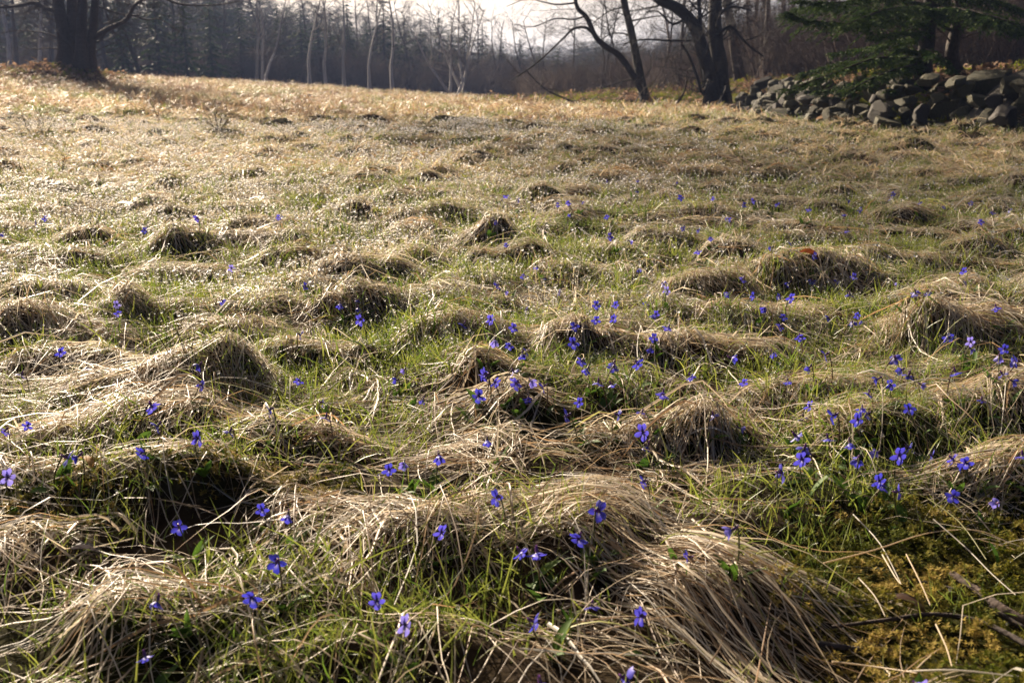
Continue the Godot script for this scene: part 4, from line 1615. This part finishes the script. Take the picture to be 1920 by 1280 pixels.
func build_fallen_wood() -> void:
	var dark := Color(0.05, 0.042, 0.038)
	log_between("fallen_log", "dark fallen log at the foot of the leaning tree", "log", [[1195, 206], [1225, 209], [1260, 210]], 20.0, 0.07, 0.06, dark, 3)
	log_between("fallen_log", "long dark fallen log ending at the double tree", "log", [[1268, 214], [1300, 207], [1335, 200], [1360, 205]], 18.6, 0.06, 0.075, dark, 2)
	log_between("fallen_branch", "long bare branch lying across the meadow's edge, left of the leaning tree", "branch", [[950, 196, -1.0], [1010, 199], [1080, 200], [1150, 202], [1205, 205]], 21.0, 0.012, 0.035, Color(0.07, 0.05, 0.04), 16, 0.9)
	log_between("fallen_branch", "upright broken branch leaning on the fallen log", "branch", [[1258, 208], [1272, 190], [1284, 170], [1288, 140]], 20.0, 0.03, 0.012, Color(0.10, 0.07, 0.05), 4, 0.5)
	log_between("fallen_branch", "twiggy dead limb in the brush beside the leaning tree", "branch", [[1100, 200], [1060, 185], [1020, 165], [985, 130]], 23.0, 0.03, 0.012, Color(0.08, 0.06, 0.05), 10, 0.9)
	log_between("fallen_branch", "thin stick leaning out of the grass before the wall", "branch", [[1784, 256], [1790, 240], [1797, 225]], 8.7, 0.012, 0.009, Color(0.10, 0.06, 0.045))


func stick(label: String, stops: Array, r0: float, r1: float, col: Color, lift: float) -> void:
	# a stick lying on the ground where the photograph shows it
	var pts := PackedVector3Array()
	for s in stops:
		var p := on_ground(s[0], s[1], lift)
		pts.append(p + Vector3(0, lift, 0))
	var mb := MB.new()
	var fine_pts := PackedVector3Array()
	for i in pts.size() - 1:
		for k in 4:
			fine_pts.append(pts[i].cubic_interpolate(pts[i + 1], pts[maxi(i - 1, 0)], pts[mini(i + 2, pts.size() - 1)], k / 4.0))
	fine_pts.append(pts[pts.size() - 1])
	limb(mb, fine_pts, r0, r1, col, 7, pts[0])
	var o := MeshInstance3D.new()
	o.mesh = mb.mesh(M.bark)
	o.name = numbered("stick")
	add_child(o)
	o.position = pts[0]
	tag(o, label, "stick", "sticks lying on the moss")


func build_small_things() -> void:
	var brown := Color(0.075, 0.055, 0.045)
	stick("thickest brown stick on the moss, running off the right border", [[1785, 1078], [1835, 1110], [1880, 1142], [1940, 1180]], 0.0035, 0.0042, Color(0.11, 0.075, 0.055), 0.010)
	stick("long curved dark stick across the moss", [[1560, 1178], [1660, 1164], [1745, 1152], [1820, 1162], [1870, 1180], [1935, 1215]], 0.0014, 0.0026, brown, 0.014)
	stick("short grey stick beside the combed straw, half under moss", [[1535, 1208], [1580, 1216], [1625, 1222]], 0.0026, 0.0022, Color(0.10, 0.09, 0.085), 0.008)
	stick("thin dark stick slanting below the long curved one", [[1590, 1194], [1635, 1204], [1680, 1228]], 0.0016, 0.0012, brown, 0.008)
	stick("dark stick behind the thickest brown one", [[1720, 1093], [1755, 1100], [1790, 1108]], 0.0018, 0.0014, brown, 0.008)
	stick("dark forked stick end at the right border above the curved one", [[1855, 1142], [1890, 1165], [1940, 1190]], 0.0024, 0.0030, brown, 0.008)
	# long single stalks lying across the moss
	for s in [
		["longest straw stalk arching over the dark hollow above the moss", [1545, 1056], [1640, 1032], [1740, 1004], [1830, 998], [1885, 1015]],
		["shortest straw stalk, tip pointing into the moss", [1655, 1040], [1680, 1085], [1690, 1098]],
		["straw stalk slanting down from the dense violets to the moss", [1600, 968], [1650, 1020], [1690, 1095]],
		["straw stalk just right of the shortest one on the moss", [1700, 1040], [1725, 1090], [1745, 1135]],
		["long straw stalk running down to the thickest brown stick", [1750, 980], [1810, 1030], [1860, 1080], [1905, 1115]],
		["straw stalk starting under the rightmost dense violets", [1740, 935], [1800, 985], [1850, 1050]],
		["straw stalk lying level at the top of the combed fan", [1480, 1065], [1540, 1072], [1620, 1078]],
		["straw stalk upright over the bright moss, below the curved stick", [1755, 1175], [1775, 1215], [1785, 1250]],
		["straw stalk along the lower edge of the combed fan", [1560, 1240], [1640, 1255], [1720, 1262]],
		["short level straw stalk behind the combed fan", [1420, 1040], [1470, 1030], [1510, 1035]],
		["straw stalk crossing the left half of the moss", [1610, 1085], [1640, 1120], [1660, 1160]],
		["straw stalk at the bottom edge beside the lowest violet", [1690, 1262], [1790, 1258], [1900, 1270]],
	]:
		var pts := PackedVector3Array()
		for q in s.slice(1):
			pts.append(on_ground(q[0], q[1], 0.02) + Vector3(0, 0.02, 0))
		var fine_pts := PackedVector3Array()
		for i in pts.size() - 1:
			for e in 4:
				fine_pts.append(pts[i].cubic_interpolate(pts[i + 1], pts[maxi(i - 1, 0)], pts[mini(i + 2, pts.size() - 1)], e / 4.0))
		fine_pts.append(pts[pts.size() - 1])
		var mb := MB.new()
		var c := straw_color()
		limb(mb, fine_pts, 0.0007, 0.0004, c, 5, pts[0])
		var o := MeshInstance3D.new()
		o.mesh = mb.mesh(M.straw)
		o.name = numbered("straw_stalk")
		add_child(o)
		o.position = pts[0]
		tag(o, s[0], "straw", "single straws over the moss")
	# bare twigs standing in the meadow: foot, height in pixels, forks
	var i := 0
	for s in [
		[345, 665, 95, 3, "forked bare twig standing in the straw, left of the middle"], [455, 625, 85, 1, "single upright bare twig right of the forked one"], [545, 590, 45, 1, "short bare twig behind the wide mound"], [45, 508, 48, 5, "bushy dark bare sprig near the left border"], [268, 440, 40, 1, "thin bare stem in the sparkling grass"], [165, 430, 35, 2, "leaning bare stem behind the bushy sprig"],
		[585, 490, 60, 2, "bare stem beside the hunched tussock"], [115, 330, 55, 3, "tall bare sprig far off near the left border"], [65, 258, 52, 16, "dark bare bush in the far left meadow"], [295, 218, 34, 14, "dark bare bush below the old tree"], [410, 245, 38, 18, "wide dark bare bush in the far meadow"], [1195, 570, 70, 2, "dark bare stem among violets, middle right"], [540, 265, 32, 9, "small bare bush right of the wide dark one"], [190, 345, 40, 2, "thin forked stem in the far left meadow"],
	]:
		var p := on_ground(s[0], s[1], 0.01)
		var h: float = s[2] / FPX * -p.z
		var mb := MB.new()
		for f in s[3]:
			grow(mb, Vector3(rng.randfn(0, 0.06) * h, -0.02, rng.randfn(0, 0.06) * h), Vector3(rng.randfn(0, 0.25 + 0.08 * s[3]), 1, rng.randfn(0, 0.25)).normalized(), h * rand(0.8, 1.1), 0.0012 * pow(maxf(1.0, -p.z / 2.0), 0.6), 2 if s[3] > 1 else 1, Color(0.055, 0.035, 0.028), 0.0, 3)
		var o := MeshInstance3D.new()
		o.mesh = mb.mesh(M.bark)
		o.name = numbered("bare_twig")
		add_child(o)
		o.position = p
		tag(o, s[4], "twig", "bare twigs standing in the meadow")
		i += 1
	# dead leaves
	for s in [[1522, 478, 0.05, Color(0.20, 0.055, 0.02), "curled red-brown dead leaf on a straw tussock"], [1757, 727, 0.028, Color(0.34, 0.22, 0.11), "tan dead leaf among the violets at right"], [1243, 764, 0.022, Color(0.16, 0.075, 0.035), "brown dead leaf on the bright straw mound"], [1715, 1130, 0.03, Color(0.09, 0.055, 0.045), "dark dead leaf lying on the moss"], [172, 1025, 0.035, Color(0.07, 0.06, 0.065), "grey dead leaf in the dark hollow at lower left"], [165, 862, 0.022, Color(0.42, 0.24, 0.08), "orange dead leaf on the long left ridge"]]:
		var p := on_ground(s[0], s[1], 0.015) + Vector3(0, 0.014, 0)
		var mb := MB.new()
		mb.leaf(Vector3(-s[2] * 0.5, 0, 0), Vector3(1, 0.15, 0).normalized(), Vector3(0, 0.35, 1).normalized(), s[2], s[2] * 0.6, 1.3, s[3], 6, 0.8, 0.5)
		var o := MeshInstance3D.new()
		o.mesh = mb.mesh(M.leaf)
		o.name = numbered("dead_leaf")
		add_child(o)
		o.position = p
		o.rotation.y = rand(-0.5, 0.5)
		tag(o, s[4], "dead leaf", "dead leaves in the meadow")
	# a spider's thread hung with dew
	var a := on_ground(1085, 428, 0.05) + Vector3(0, 0.05, 0)
	var b := on_ground(1185, 452, 0.05) + Vector3(0, 0.05, 0)
	var w := thing("web_thread", a, "spider thread beaded with dew, stretched between tussocks", "web")
	var line := MB.new()
	var beads := MB.new()
	var pts := PackedVector3Array()
	for f in 41:
		var t := f / 40.0
		var q := (b - a) * t + Vector3(0, -0.02 * sin(PI * t), 0)
		pts.append(q)
		ball(beads, q, rand(0.0014, 0.0026), Color(0.95, 0.95, 0.95))
	line.ribbon(pts, 0.0006, 0.0, Color(0.7, 0.7, 0.7), Color(0.7, 0.7, 0.7), 1.0)
	part("thread", line.mesh(M.straw), w)
	part("dewdrops", beads.mesh(M.dew), w)
